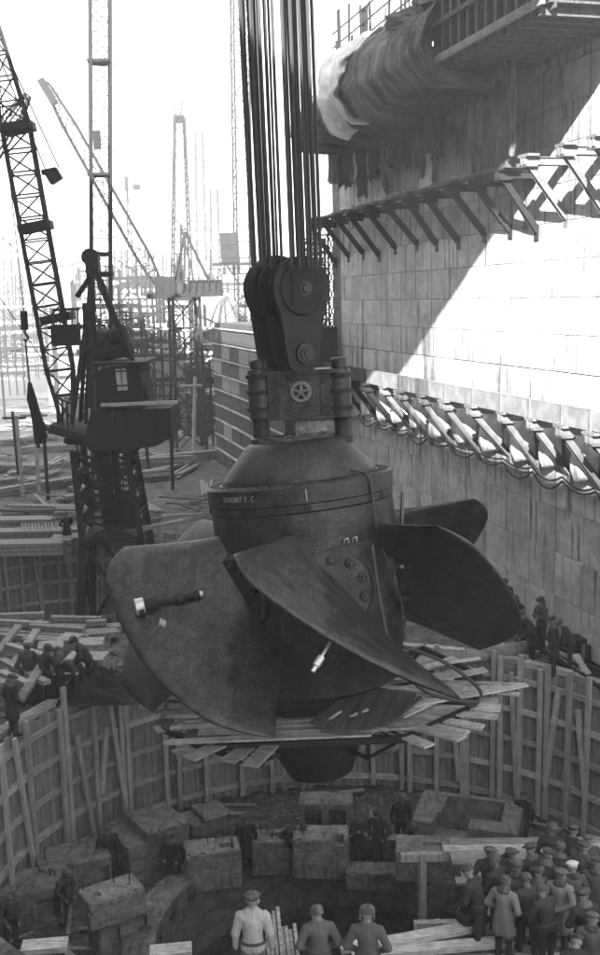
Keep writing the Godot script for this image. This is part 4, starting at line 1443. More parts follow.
func tower_crane(called: String, label: String, x: float, ytop: float, yplat: float, base_y: float, F: float, w: float, m: Material, boom: Array, plat: Array) -> Node3D:
	var t := thing(called, label, "crane", Vector3.ZERO)
	var a := P(x, yplat, F)
	var tw := Node3D.new()
	tw.name = "tower"
	t.add_child(tw)
	lattice(tw, Vector3(a.x, base_y, a.z), a, w * 1.15, w, int((a.y - base_y) / (w * 1.0)), m, w * 0.1, w * 0.045, Vector3.UP, ["tower_leg", "bracing"], true)
	if plat.size() > 0:
		var st := mb()
		var pa := P(plat[0], yplat - 1, F)
		var pb := P(plat[1], yplat - 3, F)
		bar(st, pa, pb, w * 1.5, 0.35)
		put(st, "platform", m, t)
		st = mb()
		var qa := P(lerpf(plat[0], plat[1], 0.55), yplat - 9, F)
		bx(st, (qa + P(plat[1], yplat - 10, F)) * 0.5, Vector3((pb.x - pa.x) * 0.42, 1.0, w * 1.3))
		put(st, "counterweight", m, t)
		var apex := P(x + 1, ytop, F)
		st = mb()
		for q in [[plat[0] + 22, -1], [plat[0] + 22, 1], [plat[1] - 6, -1], [plat[1] - 6, 1], [x, -1], [x, 1]]:
			bar(st, apex, P(q[0], yplat - 2, F + q[1] * w * 0.6), 0.16, 0.16)
		put(st, "a_frame", m, t)
		st = mb()
		bx(st, P(plat[0] + 16, yplat - 12, F - w * 0.4), Vector3(1.5, 1.2, 1.4))
		put(st, "cab", M.crane_far, t)
		st = mb()
		for i in 12: bar(st, P(lerpf(plat[0], plat[1], i / 11.0), yplat - 2, F - w * 0.75), P(lerpf(plat[0], plat[1], i / 11.0), yplat - 16, F - w * 0.75), 0.07, 0.07)
		bar(st, P(plat[0], yplat - 16, F - w * 0.75), P(plat[1], yplat - 17, F - w * 0.75), 0.07, 0.07)
		put(st, "railing", m, t)
	if boom.size() > 0:
		var bo := Node3D.new()
		bo.name = "boom"
		t.add_child(bo)
		var ba := P(boom[0], boom[1], F)
		var bb := P(boom[2], boom[3], F)
		lattice(bo, ba, ba.lerp(bb, 0.15), w * 0.25, w * 0.5, 2, m, w * 0.06, w * 0.03)
		lattice(bo, ba.lerp(bb, 0.15), ba.lerp(bb, 0.8), w * 0.5, w * 0.45, int(ba.distance_to(bb) / w), m, w * 0.06, w * 0.03)
		lattice(bo, ba.lerp(bb, 0.8), bb, w * 0.45, w * 0.2, 4, m, w * 0.07, w * 0.03)
		var apex2 := P(x + 1, ytop, F)
		for k in 2: rope([apex2 + Vector3(0.2 * k, 0, 0), bb + Vector3(0.1 * k, 0.2, 0)], 0.03, "stay_rope", t, m)
	return t
func build_far_cranes() -> void:
	rng.seed = 71
	# tall plain mast behind the near crane
	var t := thing("lattice_mast", "slender grey lattice mast rising straight up behind the black slewing crane", "mast", Vector3.ZERO)
	var b := P(100, 470, 58.0)
	b.y = 0.0
	lattice(t, b, P(99.5, -120, 58.0), 1.0, 1.0, 44, M.crane, 0.13, 0.035)
	for y in [62.0, 175.0, 255.0]:
		var st := mb()
		bx(st, P(100, y, 58.0), Vector3(1.15, 0.14, 1.15))
		put(st, "splice_frame", M.crane_far, t)
	var st := mb()
	bx(st, P(97, 140, 57.4), Vector3(0.35, 0.9, 0.3))
	put(st, "pulley_box", M.crane, t)
	# second slewing crane
	var c2 := tower_crane("slewing_crane", "grey slewing crane on a braced square tower with its boom out to one side", 184, 232, 297, -0.05, 82.0, 2.0, M.crane_far, [160, 286, 46, 84], [150, 222])
	st = mb()
	bx(st, P(48, 92, 82), Vector3(0.5, 2.0, 0.6), Basis(Vector3.BACK, 0.5))
	put(st, "boom_head", M.crane_far, c2)
	# third: upright boom behind it
	tower_crane("slewing_crane", "distant crane with its tapering lattice boom raised upright", 180, 225, 300, -0.05, 108.0, 1.6, M.crane_far, [], [160, 204])
	var t3 := thing("lattice_mast", "distant upright tapering lattice boom with forked head above the grey slewing crane", "mast", Vector3.ZERO)
	lattice(t3, P(182, 290, 108), P(179.5, 118, 108), 1.9, 0.9, 14, M.crane_far, 0.16, 0.07)
	st = mb()
	for x in [171.5, 183]: bar(st, P(179, 122, 108), P(x, 101, 108), 0.12, 0.12)
	bx(st, P(179, 119, 108), Vector3(1.0, 0.7, 0.7))
	put(st, "forked_head", M.crane_far, t3)
	# crane beside the ropes: mast and pale cabin
	var t4 := thing("lattice_mast", "pale lattice mast with a windowed cabin beside the hoist ropes", "mast", Vector3.ZERO)
	var mb4 := P(243, 300, 95)
	lattice(t4, Vector3(mb4.x, -0.05, mb4.z), P(238, -60, 95), 1.5, 1.2, 30, M.crane_far, 0.13, 0.06)
	st = mb()
	var cabp := P(230, 248, 94.0)
	bx(st, cabp, Vector3(1.5, 2.5, 1.5), Basis(Vector3.BACK, 0.04))
	put(st, "cabin", M.crane_pale, t4)
	for r in 2:
		for q in 2:
			st = mb()
			bx(st, cabp + Vector3(-0.33 + 0.66 * q, 0.6 - 1.1 * r, 0.78), Vector3(0.5, 0.72, 0.1))
			put(st, "window", M.iron, t4)
	st = mb()
	bx(st, P(233, 264, 94.5), Vector3(3.4, 0.2, 2.2))
	bar(st, P(226, 264, 94.5), P(240, 285, 94.5), 0.14, 0.14)
	put(st, "cabin_bracket", M.crane_far, t4)
	# boom end reaching in from outside
	var t5 := thing("crane_boom", "dark lattice boom end crossing behind the black crane's boom", "boom", Vector3.ZERO)
	lattice(t5, P(-70, 245, 60), P(14, 118, 60), 1.0, 0.8, 12, M.crane, 0.09, 0.04)
	lattice(t5, P(14, 118, 60), P(28, 95, 60), 0.8, 0.25, 3, M.crane, 0.12, 0.06)
	# hook on the thin pole
	var t6 := thing("derrick_pole", "thin distant derrick pole with a small dark pulley at its head", "derrick", Vector3.ZERO)
	var pb := P(133, 300, 130)
	for k in [-1, 1]:
		st = mb()
		bar(st, Vector3(pb.x + k * 0.9, -0.05, pb.z), P(127, 182, 130), 0.13, 0.13)
		put(st, "pole", M.crane_far, t6)
	st = mb()
	bx(st, P(126.5, 184, 130), Vector3(0.4, 1.6, 0.4))
	bar(st, P(127, 180, 130), P(137, 187, 130), 0.15, 0.15)
	bx(st, P(137, 187, 130), Vector3(0.8, 0.6, 0.5))
	put(st, "pulley", M.crane, t6)
	for q in [[200, 132, 255], [20, 275, 345], [8, 235, 330], [119, 250, 340], [215, 190, 270]]:
		var g := thing("scaffold_mast", "faint lattice scaffold mast standing in the haze beyond the works", "mast", Vector3.ZERO, "far lattice masts")
		var p := P(q[0], q[2], 190)
		lattice(g, Vector3(p.x, -0.1, p.z), P(q[0] - 1, q[1], 190), 2.0, 1.2, 16, M.crane_pale, 0.2, 0.1)

# ------------------------------------------------------------------ background
func box_thing(called: String, label: String, category: String, a: Vector3, size: Vector3, b: Basis, m: Material, group := "") -> Node3D:
	var t := thing(called, label, category, a, group)
	t.basis = b
	var st := mb()
	bx(st, Vector3(0, size.y * 0.5, 0), size)
	put(st, "body", m, t)
	return t
func build_background() -> void:
	rng.seed = 81
	var b := wall_basis()
	# protruding pier with banded formwork, behind the tackle
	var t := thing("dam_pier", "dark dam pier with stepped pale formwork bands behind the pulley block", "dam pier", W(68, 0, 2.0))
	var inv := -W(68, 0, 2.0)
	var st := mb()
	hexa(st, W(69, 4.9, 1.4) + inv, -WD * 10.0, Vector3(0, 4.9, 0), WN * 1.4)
	put(st, "core", M.dark_timber, t)
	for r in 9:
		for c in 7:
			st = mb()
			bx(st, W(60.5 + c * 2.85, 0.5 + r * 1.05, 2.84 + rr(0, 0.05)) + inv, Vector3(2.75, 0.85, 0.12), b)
			put(st, "form_panel", M.dark_timber if rng.randf() < 0.85 else M.board0, t)
		st = mb()
		bx(st, W(69, 1.02 + r * 1.05, 2.95) + inv, Vector3(20.0, 0.07, 0.2), b)
		put(st, "waler", M.far_block, t)
	# scaffold bay between the pier and the wall end
	var sc := thing("scaffold_tower", "pale scaffold of crossed poles against the far end of the dam wall", "scaffold", Vector3.ZERO)
	for i in 4:
		lattice(sc, W(60.2 + i * 1.6, 8.4, 0.4), W(60.2 + i * 1.6, 15.5 - i, 0.4), 1.0, 1.0, 8, M.crane_pale, 0.09, 0.05, Vector3.UP, ["pole", "bracing"], true)
	# half-built dam monoliths in the sunlit distance
	for q in [[105, 330, 110, 9, 7, 10], [128, 300, 125, 8, 12, 12], [150, 350, 100, 5, 6, 8], [143, 305, 150, 10, 13, 12], [208, 300, 105, 7, 10, 9], [225, 275, 120, 7, 14, 10], [190, 285, 160, 12, 12, 12], [212, 268, 170, 9, 14, 10], [120, 280, 190, 14, 14, 14], [85, 315, 200, 12, 9, 14], [232, 300, 98, 4.5, 11, 7]]:
		var p := P(q[0], q[1], q[2])
		var hgt := maxf(p.y, 3.0)
		var mono := box_thing("dam_block", "pale half-built concrete dam block in the bright haze beyond the cranes", "dam block", Vector3(p.x, -0.05, p.z), Vector3(q[3], hgt, q[5]), b, M.far_block, "far dam blocks")
		for k in int(hgt / 2.2):
			st = mb()
			bx(st, Vector3(0, (k + 1) * 2.2 - 0.1, 0), Vector3(q[3] + 0.25, 0.3, q[5] + 0.25))
			put(st, "lift_band", M.dark_timber, mono)
		for k in int(q[3] / 1.3):
			st = mb()
			bar(st, Vector3(-q[3] * 0.5 + 0.4 + k * 1.3, 0.2, q[5] * 0.5 + 0.1), Vector3(-q[3] * 0.5 + 0.4 + k * 1.3, hgt + rr(0.6, 2.5), q[5] * 0.5 + 0.1), 0.16, 0.16)
			put(st, "form_post", M.dark_timber if k % 2 else M.crane_pale, mono)
	# pale storage silo
	var silo := thing("storage_silo", "pale rounded concrete silo with a cone foot behind the far crane", "silo", P(217, 345, 92) * Vector3(1, 0, 1) )
	var sy := P(217, 345, 92).y
	st = mb()
	lathe(st, [[0, sy + 4.6], [1.2, sy + 4.3], [1.9, sy + 3.4], [1.9, sy + 1.0], [0.5, sy - 0.6], [0.5, sy - 0.8]], 24)
	put(st, "tank", M.far_block, silo)
	for k in 4:
		st = mb()
		var a := TAU * (k + 0.5) / 4
		bar(st, Vector3(sin(a) * 1.7, -0.05, cos(a) * 1.7), Vector3(sin(a) * 1.7, sy + 1.5, cos(a) * 1.7), 0.2, 0.2)
		put(st, "leg", M.crane_far, silo)
	# long sheds on the far bank and a trestle
	for q in [[-20, 262, 420, 30], [28, 268, 480, 40], [60, 275, 360, 18]]:
		var p := P(q[0], q[1], q[2])
		var sh := box_thing("long_shed", "faint long flat shed on the far river bank", "shed", Vector3(p.x, 0.0, p.z), Vector3(q[3], maxf(p.y, 5.0), 12), Basis(), M.dark_timber, "sheds on the far bank")
		st = mb()
		bx(st, Vector3(0, maxf(p.y, 5.0) + 0.6, 0), Vector3(q[3] + 2, 1.2, 13))
		put(st, "roof", M.far_block, sh)
	# timber yard between the pits and the river: stacks and scattered beams
	for i in 34:
		var x := rr(-5, 205)
		var y := rr(405, 520)
		var p := G(x, y, 0.0)
		if p.distance_to(Vector3(-9.5, 0, -43.5)) < 10.0: continue
		var n := 2 + rng.randi() % 4
		var l := rr(2.5, 6.0)
		var bs := Basis(Vector3.UP, rr(0, PI))
		var s2 := thing("timber_stack", "rough stack of timbers lying in the littered yard beyond the pits", "timber stack", p, "timber stacks in the yard")
		s2.basis = bs
		for k in n:
			for j in 3:
				st = mb()
				bar(st, Vector3(-l * 0.5 + rr(-0.5, 0.5), 0.08 + k * 0.13, (j - 1) * 0.22), Vector3(l * 0.5 + rr(-0.5, 0.5), 0.08 + k * 0.13 + rr(0, 0.05), (j - 1) * 0.22 + rr(-0.3, 0.3)), 0.15, 0.12)
				put(st, "timber", M["board%d" % (rng.randi() % 4)], s2)
	for i in 90:
		var p := G(rr(-5, 215), rr(400, 530), 0.0)
		if p.distance_to(PIT2) < 10.0: continue
		st = mb()
		var a := rr(0, PI)
		var h := Vector3(cos(a), 0, sin(a)) * rr(0.7, 2.6)
		bar(st, p - h + Vector3(0, rr(0.05, 0.5), 0), p + h + Vector3(0, rr(0.05, 0.8), 0), rr(0.1, 0.25), 0.06)
		solo(st, "yard_plank", M["board%d" % (rng.randi() % 4)] if rng.randf() < 0.7 else M.dark_timber, "loose plank strewn about the littered yard beyond the pits", "plank", "planks strewn in the yard")
	var scaff := []
	for q in [[112, 300, 420, 105, 5, 9], [128, 270, 400, 118, 4, 7], [150, 320, 430, 96, 4, 6], [140, 285, 400, 140, 6, 9], [205, 320, 440, 90, 3.5, 7], [218, 280, 400, 112, 4, 8], [198, 300, 420, 125, 5, 8], [165, 330, 440, 130, 6, 7], [226, 262, 380, 130, 4, 8], [118, 330, 450, 88, 4, 6], [20, 290, 380, 170, 7, 8], [50, 300, 380, 210, 10, 6], [155, 262, 380, 165, 7, 10], [100, 265, 360, 180, 7, 9], [108, 340, 450, 95, 3, 7], [135, 335, 430, 92, 3, 7], [160, 305, 430, 100, 3, 8], [122, 310, 400, 128, 5, 8], [145, 255, 380, 150, 5, 9], [210, 345, 440, 84, 3, 7], [214, 302, 400, 97, 3, 8], [190, 330, 430, 112, 4, 7], [232, 330, 400, 105, 3, 7], [230, 285, 380, 118, 3, 8], [110, 280, 380, 150, 6, 9], [172, 318, 400, 142, 5, 7], [75, 330, 380, 150, 5, 5], [5, 315, 380, 140, 4, 5]]:
		scaff.append(q)
	var grow := scaff.duplicate()
	for q in grow:        # each stands in a cluster
		for k in 2: scaff.append([q[0] + rr(-18, 18), q[1] + rr(-6, 34), q[2], q[3] * rr(0.86, 1.25), q[4] * rr(0.6, 1.1), int(q[5] * rr(0.6, 1.1))])
	for q in scaff:
		var top_ := P(q[0], q[1], q[3])
		if top_.y < 1.5 or ((top_ - W0).dot(WN) < 4.0 and (top_ - W0).dot(WD) < 84.0): continue
		var sc2 := thing("pole_scaffold", "thin pole scaffold standing among the hazy dam blocks", "scaffold", Vector3(top_.x, -0.05, top_.z), "far pole scaffolds")
		for k in 5:
			st = mb()
			var x: float = q[4] * (k / 4.0 - 0.5)
			bar(st, Vector3(x, 0, 0), Vector3(x + rr(-0.2, 0.2), top_.y + rr(-1.5, 1.5), rr(-0.3, 0.3)), 0.17, 0.17)
			put(st, "pole", M.crane_far if rng.randf() < 0.6 else M.crane_pale, sc2)
		for k in int(q[5]):
			st = mb()
			var yy: float = top_.y * (k + 1) / (q[5] + 0.5)
			bar(st, Vector3(-q[4] * 0.55, yy + rr(-0.2, 0.2), 0), Vector3(q[4] * 0.55, yy + rr(-0.2, 0.2), 0), 0.16, 0.16 if k % 2 else 0.35)
			put(st, "ledger", M.crane_far if rng.randf() < 0.5 else M.far_block, sc2)
			st = mb()
			bar(st, Vector3(-q[4] * 0.5 * (1 if k % 2 else -1), yy, 0.1), Vector3(q[4] * 0.25 * (1 if k % 2 else -1), yy + top_.y / q[5], 0.1), 0.1, 0.1)
			put(st, "brace", M.crane_far, sc2)
	for i in 26:
		var p := G(rr(0, 210), rr(340, 500), 0.0)
		st = mb()
		var h := rr(1.5, 6.0)
		bar(st, p, p + Vector3(rr(-0.4, 0.4), h, 0), 0.2, 0.2)
		if rng.randf() < 0.6: bar(st, p + Vector3(-0.8, h * 0.9, 0), p + Vector3(0.8, h * 0.9, 0.2), 0.14, 0.14)
		solo(st, "yard_pole", M.crane_far if rng.randf() < 0.5 else M.plank1, "thin upright pole in the littered yard beyond the pits", "pole", "poles in the yard")
	for i in 12:
		var p := G(rr(70, 215), rr(330, 440), 0.0)
		var w := rr(2.5, 6)
		var h := rr(1.5, 3.5)
		var hut := box_thing("site_hut", "small pale site hut or form crate in the hazy yard", "hut", p, Vector3(w, h, rr(2, 4)), Basis(Vector3.UP, rr(-0.5, 0.5)), M.far_block if rng.randf() < 0.6 else M.dark_timber, "huts in the yard")
		st = mb()
		bx(st, Vector3(0, h + 0.1, 0), Vector3(w + 0.5, 0.2, 4.4))
		put(st, "roof", M.dark_timber, hut)
		for k in int(w / 1.4):
			st = mb()
			bx(st, Vector3(-w * 0.5 + 0.8 + k * 1.4, h * 0.55, 2.02), Vector3(0.6, 0.8, 0.2))
			put(st, "window", M.iron, hut)

	for q in [[0, 235, 80, 100, 250, 70], [110, 255, 90, 215, 270, 95], [30, 300, 110, 150, 320, 100], [150, 330, 85, 240, 300, 80], [20, 345, 80, 120, 300, 100], [60, 200, 120, 170, 245, 110], [130, 300, 95, 235, 345, 80]]:
		st = mb()
		tube(st, sag(P(q[0], q[1], q[2]), P(q[3], q[4], q[5]), 1.6, 10), 0.035, 5)
		solo(st, "slack_wire", M.rubber, "slack overhead wire strung across the hazy works behind the cranes", "wire", "slack wires over the works")

# ------------------------------------------------------------------ things in the pit
func conc(label: String, x: float, y: float, size: Vector3, deg: float, pale: bool, notch: Array, lift := 0.0) -> void:
	var t := thing("concrete_block", label, "concrete block", G(x, y, FLOOR + lift), "concrete blocks in the pit")
	t.rotation.y = deg_to_rad(deg)
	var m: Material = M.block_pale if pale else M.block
	var g := CSGCombiner3D.new()
	g.name = "body"
	var b := CSGMesh3D.new()
	b.name = "cast"
	b.mesh = bevel_box(size, 0.035, 0.02)
	b.position = Vector3(0, size.y * 0.5, 0)
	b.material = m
	g.add_child(b)
	for n in notch:
		var c := CSGBox3D.new()
		c.name = "notch"
		c.operation = CSGShape3D.OPERATION_SUBTRACTION
		c.transform = Transform3D(Basis.from_euler(Vector3(rr(-0.05, 0.05), rr(-0.06, 0.06), rr(-0.05, 0.05))), n[0])
		c.size = n[1]
		c.material = m
		g.add_child(c)
	for k in 7:       # chipped corners and edges
		var c := CSGBox3D.new()
		c.name = "chip"
		c.operation = CSGShape3D.OPERATION_SUBTRACTION
		var e := Vector3([-1, 1][rng.randi() % 2] * size.x * 0.5, size.y if k < 5 else rr(0.2, 0.9) * size.y, [-1, 1, 1][rng.randi() % 3] * size.z * 0.5)
		if k % 2: e.x *= rr(-0.8, 0.8)
		c.transform = Transform3D(Basis.from_euler(Vector3(rr(0, 3), rr(0, 3), rr(0, 3))), e)
		c.size = Vector3(rr(0.08, 0.3), rr(0.06, 0.16), rr(0.06, 0.2))
		c.material = m
		g.add_child(c)
	t.add_child(g)
	for k in rng.randi() % 4:
		var st := mb()
		var p := Vector3(rr(-0.42, 0.42) * size.x, size.y - 0.1, rr(-0.4, 0.4) * size.z)
		var h := rr(0.15, 0.4)
		tube(st, [p, p + Vector3(0, h, 0), p + Vector3(rr(-0.1, 0.1), h + 0.08, rr(-0.1, 0.1))], 0.016, 5)
		put(st, "rebar", M.iron, t)
func build_blocks() -> void:
	rng.seed = 91
	conc("pale concrete block with a corner notch, uppermost of the pair set askew", 113, 916, Vector3(1.45, 0.75, 0.85), 32, true, [[Vector3(-0.4, 0.75, 0.1), Vector3(0.16, 0.3, 0.2)]], 1.15)
	conc("pale concrete block with a square hole carrying an askew notched block", 122, 945, Vector3(1.5, 1.1, 0.9), 30, true, [[Vector3(-0.3, 0.55, 0.45), Vector3(0.26, 0.5, 0.3)], [Vector3(0.4, 0.7, 0.45), Vector3(0.26, 0.4, 0.3)]])
	conc("long concrete block with a top pocket on the throat ring, beside the askew pair", 213, 884, Vector3(1.5, 1.15, 0.85), 12, true, [[Vector3(0.4, 1.15, 0.1), Vector3(0.4, 0.24, 0.3)]], 0.1)
	conc("square concrete block with a stained pocket between the two men in dark coats", 321, 872, Vector3(1.55, 1.2, 0.85), -2, true, [[Vector3(0.5, 1.2, 0.3), Vector3(0.3, 0.4, 0.4)]], 0.1)
	conc("concrete block with a flat top lying as cap across a narrower block", 428, 874, Vector3(1.75, 0.85, 0.95), -7, true, [[Vector3(0.1, 0.85, 0.1), Vector3(0.5, 0.12, 0.4)]], 0.8)
	conc("narrower concrete block under the flat cap block", 431, 890, Vector3(1.3, 0.8, 0.8), -7, true, [[Vector3(0.2, 0.45, 0.4), Vector3(0.3, 0.3, 0.2)]])
	conc("big open concrete box with thick walls against the boarded pit wall", 469, 852, Vector3(3.0, 1.3, 2.0), -17, false, [[Vector3(0.1, 1.1, -0.15), Vector3(1.7, 1.6, 1.2)], [Vector3(-0.4, 1.2, 0.8), Vector3(1.0, 0.7, 0.9)]])
	conc("dark concrete block with sloping pale top at the foot of the boarded wall", 150, 868, Vector3(1.9, 1.5, 1.5), 35, false, [[Vector3(-0.7, 1.6, 0.0), Vector3(0.7, 0.8, 1.7)]])
	conc("broad concrete block near the boarded wall with a man standing behind it", 75, 893, Vector3(1.9, 1.2, 1.3), 22, false, [[Vector3(0.6, 0.6, 0.65), Vector3(0.5, 0.7, 0.5)]])
	conc("low wide concrete block beside a bending man at the pit wall foot", 28, 918, Vector3(1.9, 1.1, 1.2), 15, false, [[Vector3(0.55, 0.5, 0.6), Vector3(0.6, 0.6, 0.5)]])
	conc("small dark concrete block at the wall foot beside the posts", 207, 838, Vector3(1.3, 0.9, 1.1), 30, false, [[Vector3(-0.5, 1.0, 0), Vector3(0.5, 0.5, 1.2)]])
	conc("low concrete block behind a man in dark coat at the throat ring", 272, 868, Vector3(1.1, 1.0, 0.8), 4, false, [[Vector3(0.1, 1.0, 0), Vector3(0.3, 0.2, 0.3)]])
	conc("concrete frame block with two square openings at the pit wall", 326, 838, Vector3(1.6, 1.3, 0.9), -3, false, [[Vector3(-0.36, 0.8, 0.3), Vector3(0.5, 0.6, 0.8)], [Vector3(0.36, 0.8, 0.3), Vector3(0.5, 0.6, 0.8)]])
	conc("concrete block with a pocket half hidden behind the crowd", 455, 905, Vector3(1.2, 0.9, 0.9), -20, false, [[Vector3(0.2, 0.9, 0.2), Vector3(0.4, 0.3, 0.4)]])
	conc("long low concrete sill across the throat ring behind the crowd", 372, 884, Vector3(1.4, 0.5, 0.7), -4, false, [[Vector3(0.2, 0.3, 0.35), Vector3(0.35, 0.25, 0.3)]], 0.1)
func build_staging() -> void:
	rng.seed = 101
	# plank staging where the crowd stands
	var t := thing("timber_staging", "plank staging inside the pit under the crowd of workers", "staging", Vector3.ZERO)
	for i in 24:
		var st := mb()
		var z := -17.2 - i * 0.285
		var x0 := 2.3 + rr(-0.4, 0.5) if i < 9 else 3.3 + rr(-0.3, 0.4)
		if i < 2: x0 = 0.6
		bar(st, Vector3(x0, STAGE - 0.03 + 0.006 * (i % 3), z), Vector3(9.3, STAGE - 0.03 + 0.006 * (i % 2), z + rr(-0.08, 0.08)), 0.27, 0.06)
		put(st, "plank", M["plank%d" % (rng.randi() % 4)], t)
	for x in [2.7, 4.8, 7.0, 8.9]:
		for z in [-17.6, -20.6, -23.4]:
			var st := mb()
			bar(st, Vector3(x, FLOOR, z), Vector3(x, STAGE - 0.07, z), 0.16, 0.16)
			put(st, "trestle_post", M.post, t)
	for z in [-17.6, -20.6, -23.4]:
		var st := mb()
		bar(st, Vector3(2.2, STAGE - 0.17, z), Vector3(9.2, STAGE - 0.17, z), 0.16, 0.18)
		put(st, "bearer", M.post, t)
	# pale beams along the staging edge
	var i2 := 0
	for q in [[340, 948, 478, 930], [352, 956, 512, 941], [378, 944, 470, 927]]:
		var st := mb()
		bar(st, G(q[0], q[1], STAGE + 0.1 + 0.12 * i2), G(q[2], q[3], STAGE + 0.1 + 0.12 * i2), 0.26, 0.12)
		solo(st, "edge_beam", M.plank2, ["pale timber beam lying along the edge of the crowd's staging", "pale long timber beam lying outermost on the staging", "short pale timber beam laid on top of the staging beams"][i2], "beam")
		i2 += 1
	# near landing for the three men seen from behind
	var n := thing("near_landing", "plank landing over the near rim of the pit under three men seen from behind", "landing", Vector3.ZERO)
	for i in 13:
		var st := mb()
		var x := -3.6 + i * 0.5
		bar(st, Vector3(x, -0.02, -12.5), Vector3(x + rr(-0.04, 0.04), -0.02 + 0.006 * (i % 2), -16.6), 0.47, 0.06)
		put(st, "plank", M["plank%d" % (rng.randi() % 4)], n)
	for x in [-3.4, -0.5, 2.2]:
		var st := mb()
		bar(st, Vector3(x, FLOOR, -16.4), Vector3(x, -0.06, -16.4), 0.18, 0.18)
		put(st, "landing_post", M.post, n)
	# leaning slats
	for i in 8:
		var st := mb()
		var a := P(276 + i * 4.6, 985, 16.9)
		var b := P(265 + i * 4.2, 905 + rr(-4, 14) + i * 2, 17.5)
		bar(st, a - Vector3(0, 1.4, 0), b, 0.06, 0.045, Vector3.BACK)
		solo(st, "slat", M.plank1 if i % 2 else M.plank3, "thin pale slat in the upright fan beside the man in the white jacket", "slat", "fan of slats")
	# loose boards and broken concrete on the pit floor
	for i in 44:
		var deg := rr(-95, 95)
		var p := ring_at(PIT, rr(5.8, 8.5), deg, FLOOR + 0.05)
		var st := mb()
		var a := rr(0, PI)
		var h := Vector3(cos(a), 0, sin(a)) * rr(0.3, 1.0)
		bar(st, p - h, p + h + Vector3(0, rr(0, 0.3), 0), rr(0.08, 0.2), 0.04)
		solo(st, "debris_board", M["board%d" % (rng.randi() % 4)], "loose board lying among the concrete blocks on the pit floor", "board", "loose boards on the pit floor")
	var rub := mb()
	for i in 420:
		var p: Vector3
		if i < 260: p = ring_at(PIT, rr(5.7, 8.7), rr(-100, 100), FLOOR)
		else: p = ring_at(PIT, rr(9.8, 13.0), rr(-95, -30), 0.0) if i % 2 else W(rr(27, 42), 0.0, rr(0.3, 1.4))
		var s := rr(0.04, 0.16)
		bx(rub, p + Vector3(0, s * 0.3, 0), Vector3(s * rr(0.8, 1.6), s, s * rr(0.8, 1.6)), Basis.from_euler(Vector3(rr(0, 3), rr(0, 3), rr(0, 3))))
	meta(put(rub, "rubble", M.block, self), "broken concrete rubble strewn over the pit floor and rim", "rubble", "", "stuff")
	for q in [[22, 948, 68, 944], [150, 953, 192, 949]]:
		var st := mb()
		bar(st, G(q[0], q[1], -2.2), G(q[2], q[3], -2.2), 0.4, 0.12)
		solo(st, "pale_board", M.plank2, "pale board lying low in the pit below the askew blocks", "board", "pale boards in the pit")
	# pipes standing by the wall
	for i in 4:
		var st := mb()
		var p := G(582 + i * 6, 800, FLOOR + 0.3)
		tube(st, [Vector3(p.x, FLOOR, p.z), Vector3(p.x + rr(-0.1, 0.1), 0.6, p.z - 0.2)], 0.06, 8)
		solo(st, "standing_pipe", M.iron if i % 2 else M.bracket, "upright pipe against the end of the boarded pit wall", "pipe", "upright pipes at the pit wall end")
